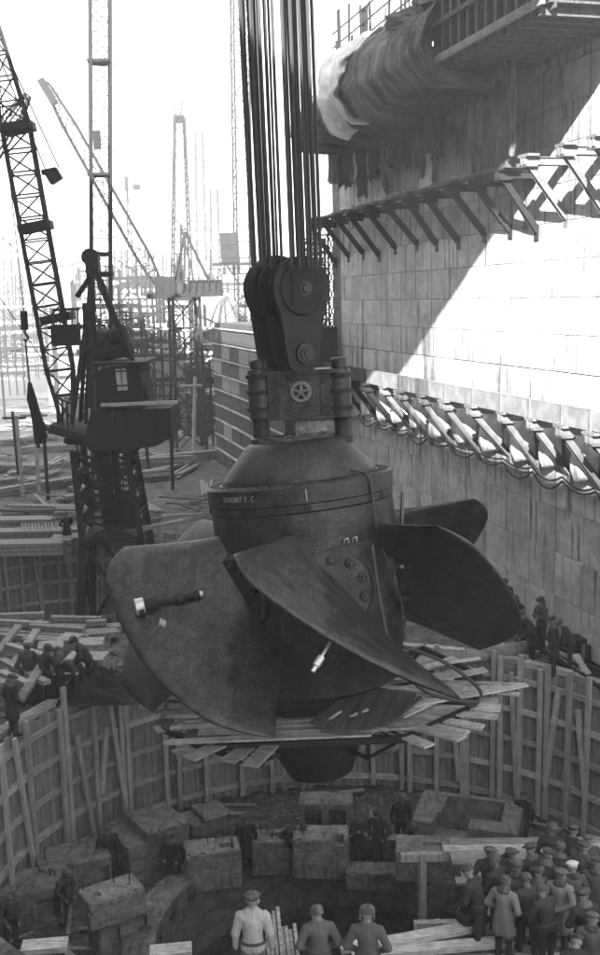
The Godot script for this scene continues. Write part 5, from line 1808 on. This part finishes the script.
func build_rim_clutter() -> void:
	rng.seed = 111
	# kerb timbers round the rim
	var d := -100.0
	while d < 95.0:
		var w := rr(8, 14)
		var st := mb()
		bar(st, ring_at(PIT, PIT_R + 0.35, d, 0.09), ring_at(PIT, PIT_R + 0.35, d + w - 0.4, 0.09 + rr(0, 0.03)), 0.3, 0.17)
		solo(st, "kerb_timber", M["plank%d" % (rng.randi() % 4)], "squared timber laid along the rim of the turbine pit", "timber", "kerb timbers round the pit rim")
		d += w
	# crossed timbers at the left
	var k := 0
	for q in [[-4, 655, 20, 640], [0, 685, 38, 645], [2, 660, 48, 700], [8, 645, 45, 672], [20, 700, 52, 668], [0, 672, 30, 702]]:
		var st := mb()
		bar(st, G(q[0], q[1], 0.3 + 0.13 * k), G(q[2], q[3], 0.3 + 0.13 * k) + Vector3(0, 0.5, 0), 0.24, 0.12)
		solo(st, "crossed_timber", M.post2 if k % 2 else M.board2, "pale timber in the criss-cross heap beside the men on the rim", "timber", "criss-cross timber heap")
		k += 1
	# timber piles along the near edge of the second pit
	for q in [[5, 640, 70, 1.0], [80, 636, 45, 0.8], [55, 646, 60, 0.9], [20, 633, 50, 0.7], [95, 640, 30, 0.6]]:
		var p := G(q[0], q[1], 0.0)
		var t := thing("timber_stack", "low pile of long timbers at the edge of the second pit behind the men", "timber stack", p, "timber piles by the second pit")
		t.basis = Basis(Vector3.UP, rr(-0.25, 0.35))
		for i in 9:
			var st := mb()
			var r := i / 4
			bar(st, Vector3(-q[2] * 0.018 + rr(-0.4, 0.4), 0.1 + r * 0.2, (i % 4) * 0.28 - 0.4), Vector3(q[2] * 0.018 + rr(-0.4, 0.4), 0.1 + r * 0.2, (i % 4) * 0.28 - 0.4 + rr(-0.1, 0.1)), 0.24, 0.18)
			put(st, "timber", M["board%d" % (rng.randi() % 4)], t)
	for q in [[88, 660, 1.2], [70, 640, 0.7], [52, 648, 0.8], [85, 672, 0.6], [92, 645, 0.8]]:
		var p := G(q[0], q[1] + 14, 0.0)
		var st := mb()
		bx(st, Vector3(0, 0.3, 0), Vector3(q[2], 0.6, 0.8), Basis(Vector3.UP, rr(-0.4, 0.4)))
		var o := solo(st, "crate", M.board1 if q[0] % 2 else M.plank3, "rough wooden crate among the men beside the second pit", "crate", "crates by the second pit")
		o.position = p
	# dark tarpaulin heap behind the men
	var n := FastNoiseLite.new()
	n.seed = 3
	n.frequency = 0.9
	var st2 := mb()
	var c := G(85, 694, 0.0)
	sheet(st2, 60, 36, func(u: float, v: float):
		var a: float = u * 2.0 - 1.0
		var b: float = v * 2.0 - 1.0
		var h := maxf(0.0, 1.0 - a * a) * maxf(0.0, 1.0 - b * b)
		return c + Vector3(a * 1.7, 0.02 + 0.6 * pow(h, 0.8) * (1.0 + 0.9 * n.get_noise_2d(a * 3, b * 3)) + 0.35 * h * absf(n.get_noise_2d(a * 7, b * 7)), b * 1.0))
	solo(st2, "tarpaulin_heap", M.iron, "dark tarpaulin thrown over a heap at the pit rim beside the men", "tarpaulin")
	var stw := mb()
	tube(stw, [G(62, 674, 0.9), G(69, 673, 0.92), G(78, 674, 0.9)], 0.035, 7)
	solo(stw, "white_rod", M.white, "short white rod lying on the dark tarpaulin heap", "rod")
	# yard beyond the second pit: lumber and corrugated stack
	for q in [[4, 540, 7.0, 0.5], [12, 552, 5.0, 0.6], [-5, 528, 6.0, 0.9], [100, 545, 4, 0.4]]:
		var p := G(q[0], q[1], 0.0)
		var t := thing("timber_stack", "long lumber pile on the bank behind the second pit", "timber stack", p, "lumber piles behind the second pit")
		for i in 12:
			var st := mb()
			bar(st, Vector3(-q[2] * 0.5 + rr(-0.4, 0.4), 0.1 + (i / 4) * 0.2, (i % 4) * 0.26), Vector3(q[2] * 0.5 + rr(-0.4, 0.4), 0.1 + (i / 4) * 0.2, (i % 4) * 0.26), 0.23, 0.17)
			put(st, "timber", M["board%d" % (rng.randi() % 4)], t)
	var cp := G(45, 541, 0.0)
	var cs := thing("slat_stack", "leaning row of pale slats like a corrugated stack behind the second pit", "slat stack", cp)
	for i in 13:
		var st := mb()
		bar(st, Vector3(-0.9 + i * 0.16, 0.0, 0.3), Vector3(-1.1 + i * 0.16, 0.85, -0.2), 0.09, 0.06)
		put(st, "slat", M.plank2 if i % 2 else M.plank1, cs)
	var bd := mb()
	bar(bd, G(10, 551, 0.0) + Vector3(0, 0.1, 0), G(78, 548, 0.0) + Vector3(0, 0.1, 0), 0.6, 0.14)
	solo(bd, "edge_beam", M.plank2, "long pale beam on the lip of the second pit at the lone man's feet", "beam")
	# right: pipe and planks between pit and dam wall
	var stp := mb()
	tube(stp, [G(395, 668, 0.25), G(528, 648, 0.25)], 0.24, 14)
	solo(stp, "fat_pipe", M.block_pale, "fat pale pipe lying on the rim behind the platform", "pipe")
	for i in 20:
		var st := mb()
		var p := G(rr(500, 600), rr(652, 690), 0.05)
		if Vector2(p.x - PIT.x, p.z - PIT.z).length() < PIT_R + 0.6 or (p - W0).dot(WN) < 0.6: continue
		var a := rr(-0.4, 0.4)
		var h := (WD * cos(a) + WN * sin(a)) * rr(0.6, 1.4)
		h = h.limit_length(maxf(0.4, (p - W0).dot(WN)))
		bar(st, p - h + Vector3(0, i * 0.012, 0), p + h + Vector3(0, i * 0.012, 0), rr(0.14, 0.25), 0.05)
		solo(st, "loose_plank", M["plank%d" % (rng.randi() % 4)], "loose plank lying on the rim between the pit and the dam wall", "plank", "loose planks by the dam wall")
	for i in 3:      # rails along the wall foot
		var st := mb()
		bar(st, W(27, 0.1 + 0.02 * i, 0.45 + 0.35 * i), W(48, 0.1 + 0.02 * i, 0.4 + 0.3 * i), 0.09, 0.12)
		solo(st, "steel_rail", M.iron, "dark steel rail lying along the foot of the dam wall", "rail", "rails at the wall foot")
	for q in [[578, 658], [505, 612]]:
		var st := mb()
		var p := G(q[0], q[1], 0.0)
		lathe(st, [[0, 0.7], [0.3, 0.7], [0.34, 0.66], [0.34, 0.04], [0.3, 0.0], [0, 0]], 16)
		var o := solo(st, "oil_drum", M.iron, "dark drum standing against the foot of the dam wall", "drum", "drums by the dam wall")
		o.position = p

# ------------------------------------------------------------------ people
# bones: [a, b, ra, rb, tone]; one continuous skin round them, as surface nets
func body_mesh(bones: Array, cell: float) -> ArrayMesh:
	var lo := Vector3(9, 9, 9)
	var hi := -lo
	for q in bones:
		var r: float = maxf(q[2], q[3]) + cell * 3.0
		for p in [q[0], q[1]]:
			lo = lo.min(p - Vector3(r, r, r))
			hi = hi.max(p + Vector3(r, r, r))
	var nx := int((hi.x - lo.x) / cell) + 2
	var ny := int((hi.y - lo.y) / cell) + 2
	var nz := int((hi.z - lo.z) / cell) + 2
	var field := PackedFloat32Array()
	field.resize(nx * ny * nz)
	field.fill(1.0)
	var tone := PackedFloat32Array()
	tone.resize(nx * ny * nz)
	var near := PackedFloat32Array()
	near.resize(nx * ny * nz)
	near.fill(1.0)
	for q in bones:
		var a: Vector3 = q[0]
		var b: Vector3 = q[1]
		var ra: float = q[2]
		var rb: float = q[3]
		var kk := 0.035
		var m := maxf(ra, rb) + cell * 2.5
		var p0 := ((a.min(b) - Vector3(m, m, m) - lo) / cell).max(Vector3.ZERO)
		var p1 := (a.max(b) + Vector3(m, m, m) - lo) / cell
		var ab := b - a
		var l2 := maxf(ab.length_squared(), 0.000001)
		for k in range(int(p0.z), mini(int(p1.z) + 1, nz)):
			for j in range(int(p0.y), mini(int(p1.y) + 1, ny)):
				var idx := (k * ny + j) * nx
				for i in range(int(p0.x), mini(int(p1.x) + 1, nx)):
					var p := lo + Vector3(i, j, k) * cell
					var t := clampf((p - a).dot(ab) / l2, 0.0, 1.0)
					var d := p.distance_to(a + ab * t) - lerpf(ra, rb, t)
					var f := field[idx + i]
					if d < near[idx + i]:
						near[idx + i] = d
						tone[idx + i] = q[4]
					var h := maxf(kk - absf(f - d), 0.0) / kk
					field[idx + i] = minf(f, d) - h * h * kk * 0.25
	var verts := PackedVector3Array()
	var cols := PackedColorArray()
	var idxs := PackedInt32Array()
	var vid := {}
	var off := [0, 1, nx, nx + 1, nx * ny, nx * ny + 1, nx * ny + nx, nx * ny + nx + 1]
	for k in nz - 1:
		for j in ny - 1:
			for i in nx - 1:
				var base := (k * ny + j) * nx + i
				var mask := 0
				var ins := 0
				for c in 8:
					if field[base + off[c]] < 0.0:
						mask |= 1 << c
						ins += 1
				if ins == 0 or ins == 8: continue
				var s := Vector3.ZERO
				var n := 0
				var tn := 0.0
				var tc := 0
				for c in 8:
					for e in [1, 2, 4]:
						if c & e: continue
						var c2: int = c | e
						var f0 := field[base + off[c]]
						var f1 := field[base + off[c2]]
						if (f0 < 0.0) == (f1 < 0.0): continue
						var u := f0 / (f0 - f1)
						var v0 := Vector3(c & 1, (c >> 1) & 1, (c >> 2) & 1)
						var v1 := Vector3(c2 & 1, (c2 >> 1) & 1, (c2 >> 2) & 1)
						s += v0.lerp(v1, u)
						n += 1
						tn += tone[base + off[c if f0 < 0.0 else c2]]
						tc += 1
				vid[base] = verts.size()
				verts.append(lo + (Vector3(i, j, k) + s / n) * cell)
				var g := tn / tc
				cols.append(Color(g, g, g))
	for base in vid:
		var i: int = base % nx
		var j: int = (base / nx) % ny
		var k: int = base / (nx * ny)
		if i == 0 or j == 0 or k == 0: continue
		var f0 := field[base]
		for ax in 3:
			var f1 := field[base + [1, nx, nx * ny][ax]]
			if (f0 < 0.0) == (f1 < 0.0): continue
			var o1: int = [nx, nx * ny, 1][ax]
			var o2: int = [nx * ny, 1, nx][ax]
			var q := [base, base - o1, base - o1 - o2, base - o2]
			if not (vid.has(q[1]) and vid.has(q[2]) and vid.has(q[3])): continue
			if f0 < 0.0: q.reverse()
			idxs.append_array([vid[q[0]], vid[q[1]], vid[q[2]], vid[q[0]], vid[q[2]], vid[q[3]]])
	var arr := []
	arr.resize(Mesh.ARRAY_MAX)
	arr[Mesh.ARRAY_VERTEX] = verts
	arr[Mesh.ARRAY_COLOR] = cols
	arr[Mesh.ARRAY_INDEX] = idxs
	var st := SurfaceTool.new()
	st.create_from_arrays(arr)
	st.generate_normals()
	return st.commit()
func finger_tubes(st: SurfaceTool, w: Vector3, dir: Vector3, side: Vector3, g: float) -> void:
	st.set_color(Color(g, g, g))
	var palm_n := dir.cross(side)
	for k in 4:
		var root := w + dir * 0.085 + side * (0.028 - 0.019 * k)
		var l: float = [0.072, 0.08, 0.075, 0.06][k]
		tube(st, [root, root + dir * l * 0.5 + palm_n * 0.006, root + dir * l * 0.9 + palm_n * 0.025], 0.0095, 5, 0.007)
	tube(st, [w + dir * 0.03 + side * 0.03, w + dir * 0.065 + side * 0.058, w + dir * 0.095 + side * 0.06 + palm_n * 0.012], 0.011, 5, 0.008)
# pose: arms, legs, lean (deg), coat (length below the hip), tones, hat
func person(at: Vector3, turn: float, q: Dictionary, label: String, group := "") -> void:
	var coat: float = q.get("tone", 0.06)
	if coat < 0.2: coat *= 0.65
	var tr: float = q.get("trousers", 0.03)
	var skin := 0.24
	var boot := 0.03
	var lean := deg_to_rad(q.get("lean", 2.0))
	var squat: float = q.get("squat", 0.0)
	var hip := Vector3(0, 0.93 - squat, -0.18 if squat > 0.2 else 0.0)
	var B := []
	var up := func(v: Vector3) -> Vector3:
		return hip + (v - Vector3(0, 0.93, 0)).rotated(Vector3.RIGHT, lean)
	var spread: float = q.get("spread", 0.0)
	for s in [-1, 1]:
		var ank := Vector3(s * (0.11 + 0.03 * absf(spread)), 0.1, s * spread)
		var kn := Vector3(s * 0.115, 0.5, s * spread * 0.5 + 0.02)
		if squat > 0.2: kn = Vector3(s * 0.2, 0.42, 0.24)
		var hj := hip + Vector3(s * 0.095, -0.02, 0)
		B.append([hj, kn, 0.105, 0.075, tr])
		B.append([kn, ank, 0.075, 0.062, tr if q.get("boots", 0) == 0 else boot])
		B.append([ank + Vector3(0, -0.03, -0.02), ank + Vector3(s * 0.03, -0.055, 0.15), 0.058, 0.045, boot])
	B.append([hip + Vector3(-0.06, 0, 0), hip + Vector3(0.06, 0, 0), 0.135, 0.135, coat])
	B.append([up.call(Vector3(0, 0.98, 0)), up.call(Vector3(0, 1.3, 0.0)), 0.15, 0.165, coat])
	B.append([up.call(Vector3(-0.12, 1.38, 0)), up.call(Vector3(0.12, 1.38, 0)), 0.105, 0.105, coat])
	B.append([up.call(Vector3(0, 1.44, 0)), up.call(Vector3(0, 1.56, 0.02)), 0.07, 0.055, skin])
	B.append([up.call(Vector3(-0.07, 1.47, 0)), up.call(Vector3(0.07, 1.47, 0)), 0.07, 0.07, coat])
	var skirt: float = q.get("coat", 0.0)
	if skirt > 0.0:
		for s in [-1, 1]: B.append([hip + Vector3(s * 0.05, 0.05, 0), hip + Vector3(s * 0.09, -skirt, 0.0), 0.14, 0.15, coat])
	# head
	if not q.has("look"): q["look"] = rr(-38, 38)
	var nod := deg_to_rad(q.get("nod", 8.0) + rr(-8, 10))
	var hd := func(v: Vector3) -> Vector3: return up.call(Vector3(0, 1.56, 0.015) + v.rotated(Vector3.RIGHT, nod).rotated(Vector3.UP, deg_to_rad(q.get("look", 0.0))))
	B.append([hd.call(Vector3(0, 0.11, 0.0)), hd.call(Vector3(0, 0.07, 0.02)), 0.1, 0.085, skin])
	B.append([hd.call(Vector3(0, 0.02, 0.05)), hd.call(Vector3(0, 0.0, 0.065)), 0.052, 0.045, skin])
	B.append([hd.call(Vector3(0, 0.07, 0.1)), hd.call(Vector3(0, 0.045, 0.118)), 0.018, 0.02, skin])
	for s in [-1, 1]: B.append([hd.call(Vector3(s * 0.098, 0.08, 0.0)), hd.call(Vector3(s * 0.1, 0.055, 0.0)), 0.024, 0.02, skin])
	# arms
	var arms: String = q.get("arms", "down")
	var fingers := []
	for s in [-1, 1]:
		var sh: Vector3 = up.call(Vector3(s * 0.2, 1.4, 0))
		var el := Vector3(s * 0.27, 1.13, -0.02)
		var wr := Vector3(s * 0.28, 0.89, 0.06)
		match arms:
			"pocket":
				el = Vector3(s * 0.33, 1.14, -0.06); wr = Vector3(s * 0.21, 0.98, 0.12)
			"back":
				el = Vector3(s * 0.31, 1.14, -0.12); wr = Vector3(s * 0.07, 1.0, -0.2)
			"cross":
				el = Vector3(s * 0.29, 1.13, 0.06); wr = Vector3(-s * 0.05, 1.17 + 0.04 * s, 0.22)
			"work":
				el = Vector3(s * 0.28, 1.16, 0.13); wr = Vector3(s * 0.16, 1.08, 0.38)
			"point":
				if s > 0:
					el = Vector3(0.28, 1.3, 0.24); wr = Vector3(0.24, 1.36, 0.5)
			"raise":
				if s > 0:
					el = Vector3(0.34, 1.35, 0.2); wr = Vector3(0.16, 1.56, 0.24)
		el = up.call(el)
		wr = up.call(wr)
		B.append([sh, el, 0.082, 0.066, coat])
		B.append([el, wr, 0.066, 0.05, coat])
		var dir: Vector3 = (wr - el).normalized()
		B.append([wr + dir * 0.02, wr + dir * 0.085, 0.042, 0.036, skin])
		if arms != "pocket":
			var side: Vector3 = dir.cross(Vector3(0, 0, 1) if absf(dir.z) < 0.8 else Vector3.UP).normalized() * s
			fingers.append([wr, dir, side])
	var t := thing("person", label, "person", at, group)
	t.rotation.y = turn
	var sc: float = rr(0.95, 1.05)
	t.scale = Vector3(sc, sc, sc)
	var o := MeshInstance3D.new()
	var mesh := body_mesh(B, 0.026)
	var st := SurfaceTool.new()
	st.begin(Mesh.PRIMITIVE_TRIANGLES)
	st.append_from(mesh, 0, Transform3D())
	var fs := mb()
	for f in fingers: finger_tubes(fs, f[0], f[1], f[2], skin)
	if fingers.size() > 0:
		fs.generate_normals()
		st.append_from(fs.commit(), 0, Transform3D())
	o.mesh = st.commit()
	o.material_override = M.person
	o.name = "body"
	t.add_child(o)
	# belt, collar
	if q.get("coat", 0.0) < 0.28 and arms != "cross":
		var bs := mb()
		lathe(bs, [[0.152, 0.025], [0.168, 0.02], [0.168, -0.02], [0.152, -0.025]], 18, Basis(Vector3.RIGHT, lean) * Basis.from_scale(Vector3(1.25, 1, 1)), up.call(Vector3(0, 1.0, 0)))
		put(bs, "belt", M.rubber, t)
	else:
		var cs := mb()
		lathe(cs, [[0.075, 0.07], [0.1, 0.06], [0.13, -0.02], [0.12, -0.05]], 16, Basis(Vector3.RIGHT, lean + 0.15) * Basis.from_scale(Vector3(1.15, 1, 1)), up.call(Vector3(0, 1.49, 0.0)))
		put(cs, "collar", M.packing if coat > 0.06 else M.hatch, t)
	# hat or hair
	var hb: Basis = Basis(Vector3.RIGHT, lean) * Basis(Vector3.UP, deg_to_rad(q.get("look", 0.0))) * Basis(Vector3.RIGHT, nod)
	var hs := mb()
	var kind: String = q.get("hat", "cap")
	var hc: Vector3 = hd.call(Vector3(0, 0.12, -0.005))
	match kind:
		"cap":
			lathe(hs, [[0, 0.105], [0.07, 0.1], [0.128, 0.07], [0.135, 0.045], [0.112, 0.02], [0.108, -0.005]], 18, hb, hc)
			bx(hs, hc + hb * Vector3(0, 0.012, 0.13), Vector3(0.15, 0.018, 0.09), hb)
		"ushanka":
			lathe(hs, [[0, 0.12], [0.07, 0.115], [0.115, 0.08], [0.128, 0.04], [0.13, 0.0], [0.118, -0.02]], 18, hb, hc)
			for s in [-1, 1]: bx(hs, hc + hb * Vector3(s * 0.108, -0.05, -0.01), Vector3(0.035, 0.12, 0.1), hb)
			bx(hs, hc + hb * Vector3(0, 0.03, 0.115), Vector3(0.15, 0.07, 0.03), hb)
		"hair":
			lathe(hs, [[0, 0.1], [0.06, 0.095], [0.1, 0.06], [0.112, 0.0], [0.105, -0.05]], 18, hb, hc + hb * Vector3(0, -0.005, -0.012))
	var hm: Material = [M.packing, M.iron, M.white, M.hatch][q.get("hat_tone", 0)]
	put(hs, "hair" if kind == "hair" else "hat", hm, t)
func build_people() -> void:
	rng.seed = 121
	# on the rim at the left
	person(G(14, 736, 0.0), 2.4, {"tone": 0.04, "coat": 0.35, "arms": "pocket", "hat": "cap"}, "person in a long dark coat alone on the pit rim beside the criss-cross timbers")
	person(G(45, 704, 0.0), 1.2, {"tone": 0.05, "arms": "work", "lean": 12, "hat": "ushanka"}, "person in a padded jacket reaching forward beside the tarpaulin heap")
	person(G(62, 703, 0.0), -1.1, {"tone": 0.06, "arms": "raise", "hat": "cap"}, "person with one hand raised to the face beside the tarpaulin heap")
	person(G(75, 701, 0.0), -0.6, {"tone": 0.08, "arms": "work", "lean": 42, "nod": -5, "hat": "cap"}, "person bending low over the white rod on the tarpaulin")
	person(G(68, 547, 0.0), 0.6, {"tone": 0.035, "coat": 0.3, "arms": "back", "hat": "cap"}, "lone person in dark clothes on the bank behind the second pit")
	# between pit and dam wall
	person(G(505, 626, 0.0), -0.4, {"tone": 0.06, "arms": "work", "lean": 14, "hat": "cap"}, "person by the dam wall half hidden behind the blade edge")
	person(G(520, 646, 0.0), -0.9, {"tone": 0.05, "arms": "work", "lean": 20, "hat": "ushanka"}, "person leaning forward behind the two men at the dam wall")
	person(G(532, 664, 0.0), -1.5, {"tone": 0.045, "coat": 0.25, "arms": "work", "lean": 26, "hat": "cap"}, "person in a dark jacket stooping over the rim by the dam wall")
	person(G(553, 676, 0.0), -2.0, {"tone": 0.04, "coat": 0.3, "arms": "down", "hat": "cap"}, "person in a dark coat standing upright between pit and dam wall")
	person(G(541, 652, 0.0), -1.2, {"tone": 0.09, "arms": "cross", "hat": "ushanka"}, "person with folded arms close against the dam wall behind the stooping one")
	person(G(570, 672, 0.0), -1.8, {"tone": 0.06, "arms": "work", "lean": 24, "hat": "cap"}, "person bending beside the drum at the foot of the dam wall")
	person(G(30, 700, 0.0), 0.8, {"tone": 0.1, "arms": "pocket", "coat": 0.2, "hat": "cap"}, "person in a grey jacket standing behind the criss-cross timbers")
	person(G(90, 690, 0.0), -1.3, {"tone": 0.07, "arms": "work", "lean": 30, "hat": "ushanka"}, "person stooping behind the dark tarpaulin heap")
	# on the pit floor
	person(G(110, 886, FLOOR), 0.4, {"tone": 0.05, "arms": "down", "hat": "cap", "coat": 0.2}, "person standing in the gap between the sloping block and the broad block")
	person(G(62, 922, FLOOR), 0.9, {"tone": 0.09, "arms": "work", "lean": 30, "hat": "ushanka"}, "person bending between the low wide block and the broad block")
	person(G(12, 948, FLOOR), 0.5, {"tone": 0.1, "arms": "work", "lean": 24, "hat": "cap"}, "person stooping in front of the low wide block at the pit wall")
	person(G(174, 890, FLOOR), -0.3, {"tone": 0.035, "arms": "pocket", "coat": 0.35, "hat": "cap"}, "person in a bulky dark coat beside the long block on the throat ring")
	person(G(247, 872, FLOOR), 0.1, {"tone": 0.035, "arms": "down", "coat": 0.4, "hat": "cap"}, "person in a long dark coat standing against the boarded wall posts")
	person(G(284, 868, FLOOR), 1.1, {"tone": 0.04, "arms": "work", "lean": 50, "hat": "cap"}, "person bent double behind the low block at the throat ring")
	person(G(360, 866, FLOOR), 0.2, {"tone": 0.05, "arms": "cross", "coat": 0.2, "hat": "cap"}, "person with folded arms beside the square stained block")
	person(G(379, 868, FLOOR), -0.5, {"tone": 0.055, "arms": "pocket", "hat": "ushanka"}, "person with hands in pockets next to the one with folded arms")
	person(G(401, 850, FLOOR), 0.3, {"tone": 0.03, "arms": "down", "hat": "cap", "spread": 0.1}, "person in black with arms hanging behind the flat cap block")
	person(G(411, 862, FLOOR), 0.8, {"tone": 0.03, "arms": "work", "squat": 0.45, "lean": 20, "hat": "cap"}, "person squatting in black behind the flat cap block")
	person(G(522, 846, FLOOR), 2.6, {"tone": 0.035, "arms": "down", "coat": 0.25, "hat": "cap"}, "person in black beside the open concrete box")
	# the crowd on the staging: by the place of the head
	var crowd := [
		[489, 852, 2.7, {"tone": 0.07, "arms": "back", "coat": 0.0, "hat": "cap", "spread": 0.1}, "person in a belted dark jacket with hands behind the back at the crowd's edge"],
		[500, 862, -2.4, {"tone": 0.05, "arms": "work", "hat": "ushanka", "lean": 10}, "person in a fur hat leaning in beside the belted jacket"],
		[517, 866, 2.9, {"tone": 0.13, "arms": "pocket", "coat": 0.42, "hat": "cap"}, "person in a long pale grey overcoat seen from behind"],
		[546, 856, 2.5, {"tone": 0.07, "arms": "down", "coat": 0.3, "hat": "cap"}, "person in a dark overcoat next to the white capped one"],
		[574, 864, -2.9, {"tone": 0.12, "arms": "pocket", "coat": 0.45, "hat": "cap", "hat_tone": 2}, "person in a long light coat wearing a white cap"],
		[533, 850, -2.7, {"tone": 0.045, "arms": "cross", "hat": "cap"}, "person with folded arms in the middle of the crowd"],
		[560, 846, 3.0, {"tone": 0.06, "arms": "pocket", "coat": 0.3, "hat": "ushanka"}, "person in a fur hat and dark coat behind the white capped one"],
		[572, 830, 2.6, {"tone": 0.045, "arms": "down", "hat": "cap"}, "tall person in a dark jacket at the back of the crowd"],
		[590, 838, -2.7, {"tone": 0.07, "arms": "pocket", "coat": 0.25, "hat": "cap", "hat_tone": 3}, "person in a grey cap at the back of the crowd near the pipes"],
		[596, 862, 2.8, {"tone": 0.1, "arms": "down", "coat": 0.4, "hat": "cap"}, "person in a grey coat at the crowd's end beside the white capped one"],
		[471, 888, 2.2, {"tone": 0.03, "arms": "work", "squat": 0.42, "lean": 26, "hat": "cap"}, "person crouching in black at the staging edge"],
		[481, 872, -2.2, {"tone": 0.04, "arms": "work", "lean": 22, "hat": "cap"}, "person in black bending over the one crouching at the staging edge"],
		[510, 850, 2.4, {"tone": 0.06, "arms": "raise", "hat": "cap"}, "person with a raised hand among the crowd"],
		[585, 898, -2.8, {"tone": 0.045, "arms": "cross", "hat": "cap", "coat": 0.3}, "person with folded arms in a dark coat at the front of the crowd"],
		[552, 828, 2.9, {"tone": 0.05, "arms": "pocket", "hat": "ushanka"}, "person in a fur hat at the back of the crowd by the open concrete box"],
		[540, 868, -2.5, {"tone": 0.09, "arms": "pocket", "coat": 0.4, "hat": "cap"}, "person in a mid grey coat between the pale overcoat and the white cap"],
		[504, 880, 2.5, {"tone": 0.2, "arms": "pocket", "coat": 0.3, "hat": "hair"}, "bareheaded person in a pale jacket between the belted jacket and the overcoat"],
		[528, 876, -2.9, {"tone": 0.08, "arms": "down", "hat": "ushanka", "coat": 0.0, "spread": 0.12}, "person in short dark jacket and fur hat before the mid grey coat"],
		[560, 872, 2.6, {"tone": 0.22, "arms": "back", "coat": 0.4, "hat": "cap", "hat_tone": 3}, "person in a pale coat with hands behind the back next to the white cap"],
		[592, 915, 2.8, {"tone": 0.16, "arms": "down", "coat": 0.35, "hat": "cap", "hat_tone": 3}, "person in a grey coat at the very front of the crowd"],
		[548, 890, -2.6, {"tone": 0.05, "arms": "work", "lean": 14, "hat": "hair"}, "bareheaded person in black leaning forward in front of the crowd"],
		[583, 848, 2.4, {"tone": 0.12, "arms": "raise", "coat": 0.2, "hat": "cap"}, "person raising a hand to the cap at the back of the crowd"],
		[576, 945, 2.9, {"tone": 0.035, "arms": "work", "lean": 30, "hat": "cap"}, "person stooping low in the foreground of the crowd"],
	]
	for q in crowd: 
		var p := G(q[0], q[1], STAGE + 1.68)
		p.y = STAGE
		if q[3].has("squat"): p = G(q[0], q[1], STAGE + 1.1) * Vector3(1, 0, 1) + Vector3(0, STAGE, 0)
		person(p, q[2], q[3], q[4], "crowd on the staging")
	# three men seen from behind, on the near landing
	var front := [
		[252, 903, 3.1, {"tone": 0.36, "trousers": 0.1, "arms": "down", "hat": "cap", "lean": 3}, "person in a white jacket seen from behind on the near landing"],
		[318, 908, -3.0, {"tone": 0.13, "arms": "pocket", "hat": "hair", "coat": 0.2}, "person in a grey jacket seen from behind next to the fan of slats"],
		[367, 912, 3.0, {"tone": 0.11, "arms": "pocket", "hat": "ushanka", "coat": 0.2}, "person in a dark padded jacket and fur hat seen from behind"],
	]
	for q in front:
		var p := G(q[0], q[1], 1.7)
		p.y = 0.0
		person(p, q[2], q[3], q[4])
	rebase()
# put each composite thing's own origin at its base
func rebase() -> void:
	for t in get_children():
		if t is Node3D and not (t is MeshInstance3D or t is CSGShape3D or t is Camera3D or t is Light3D) and t.position == Vector3.ZERO and t.get_child_count() > 0:
			var box := AABB()
			var first := true
			for o in t.find_children("*", "MeshInstance3D", true, false):
				var b: AABB = (o.transform if o.get_parent() == t else o.get_parent().transform * o.transform) * o.mesh.get_aabb()
				box = b if first else box.merge(b)
				first = false
			var p := Vector3(box.get_center().x, box.position.y, box.get_center().z)
			t.position = p
			for o in t.get_children(): o.position -= p
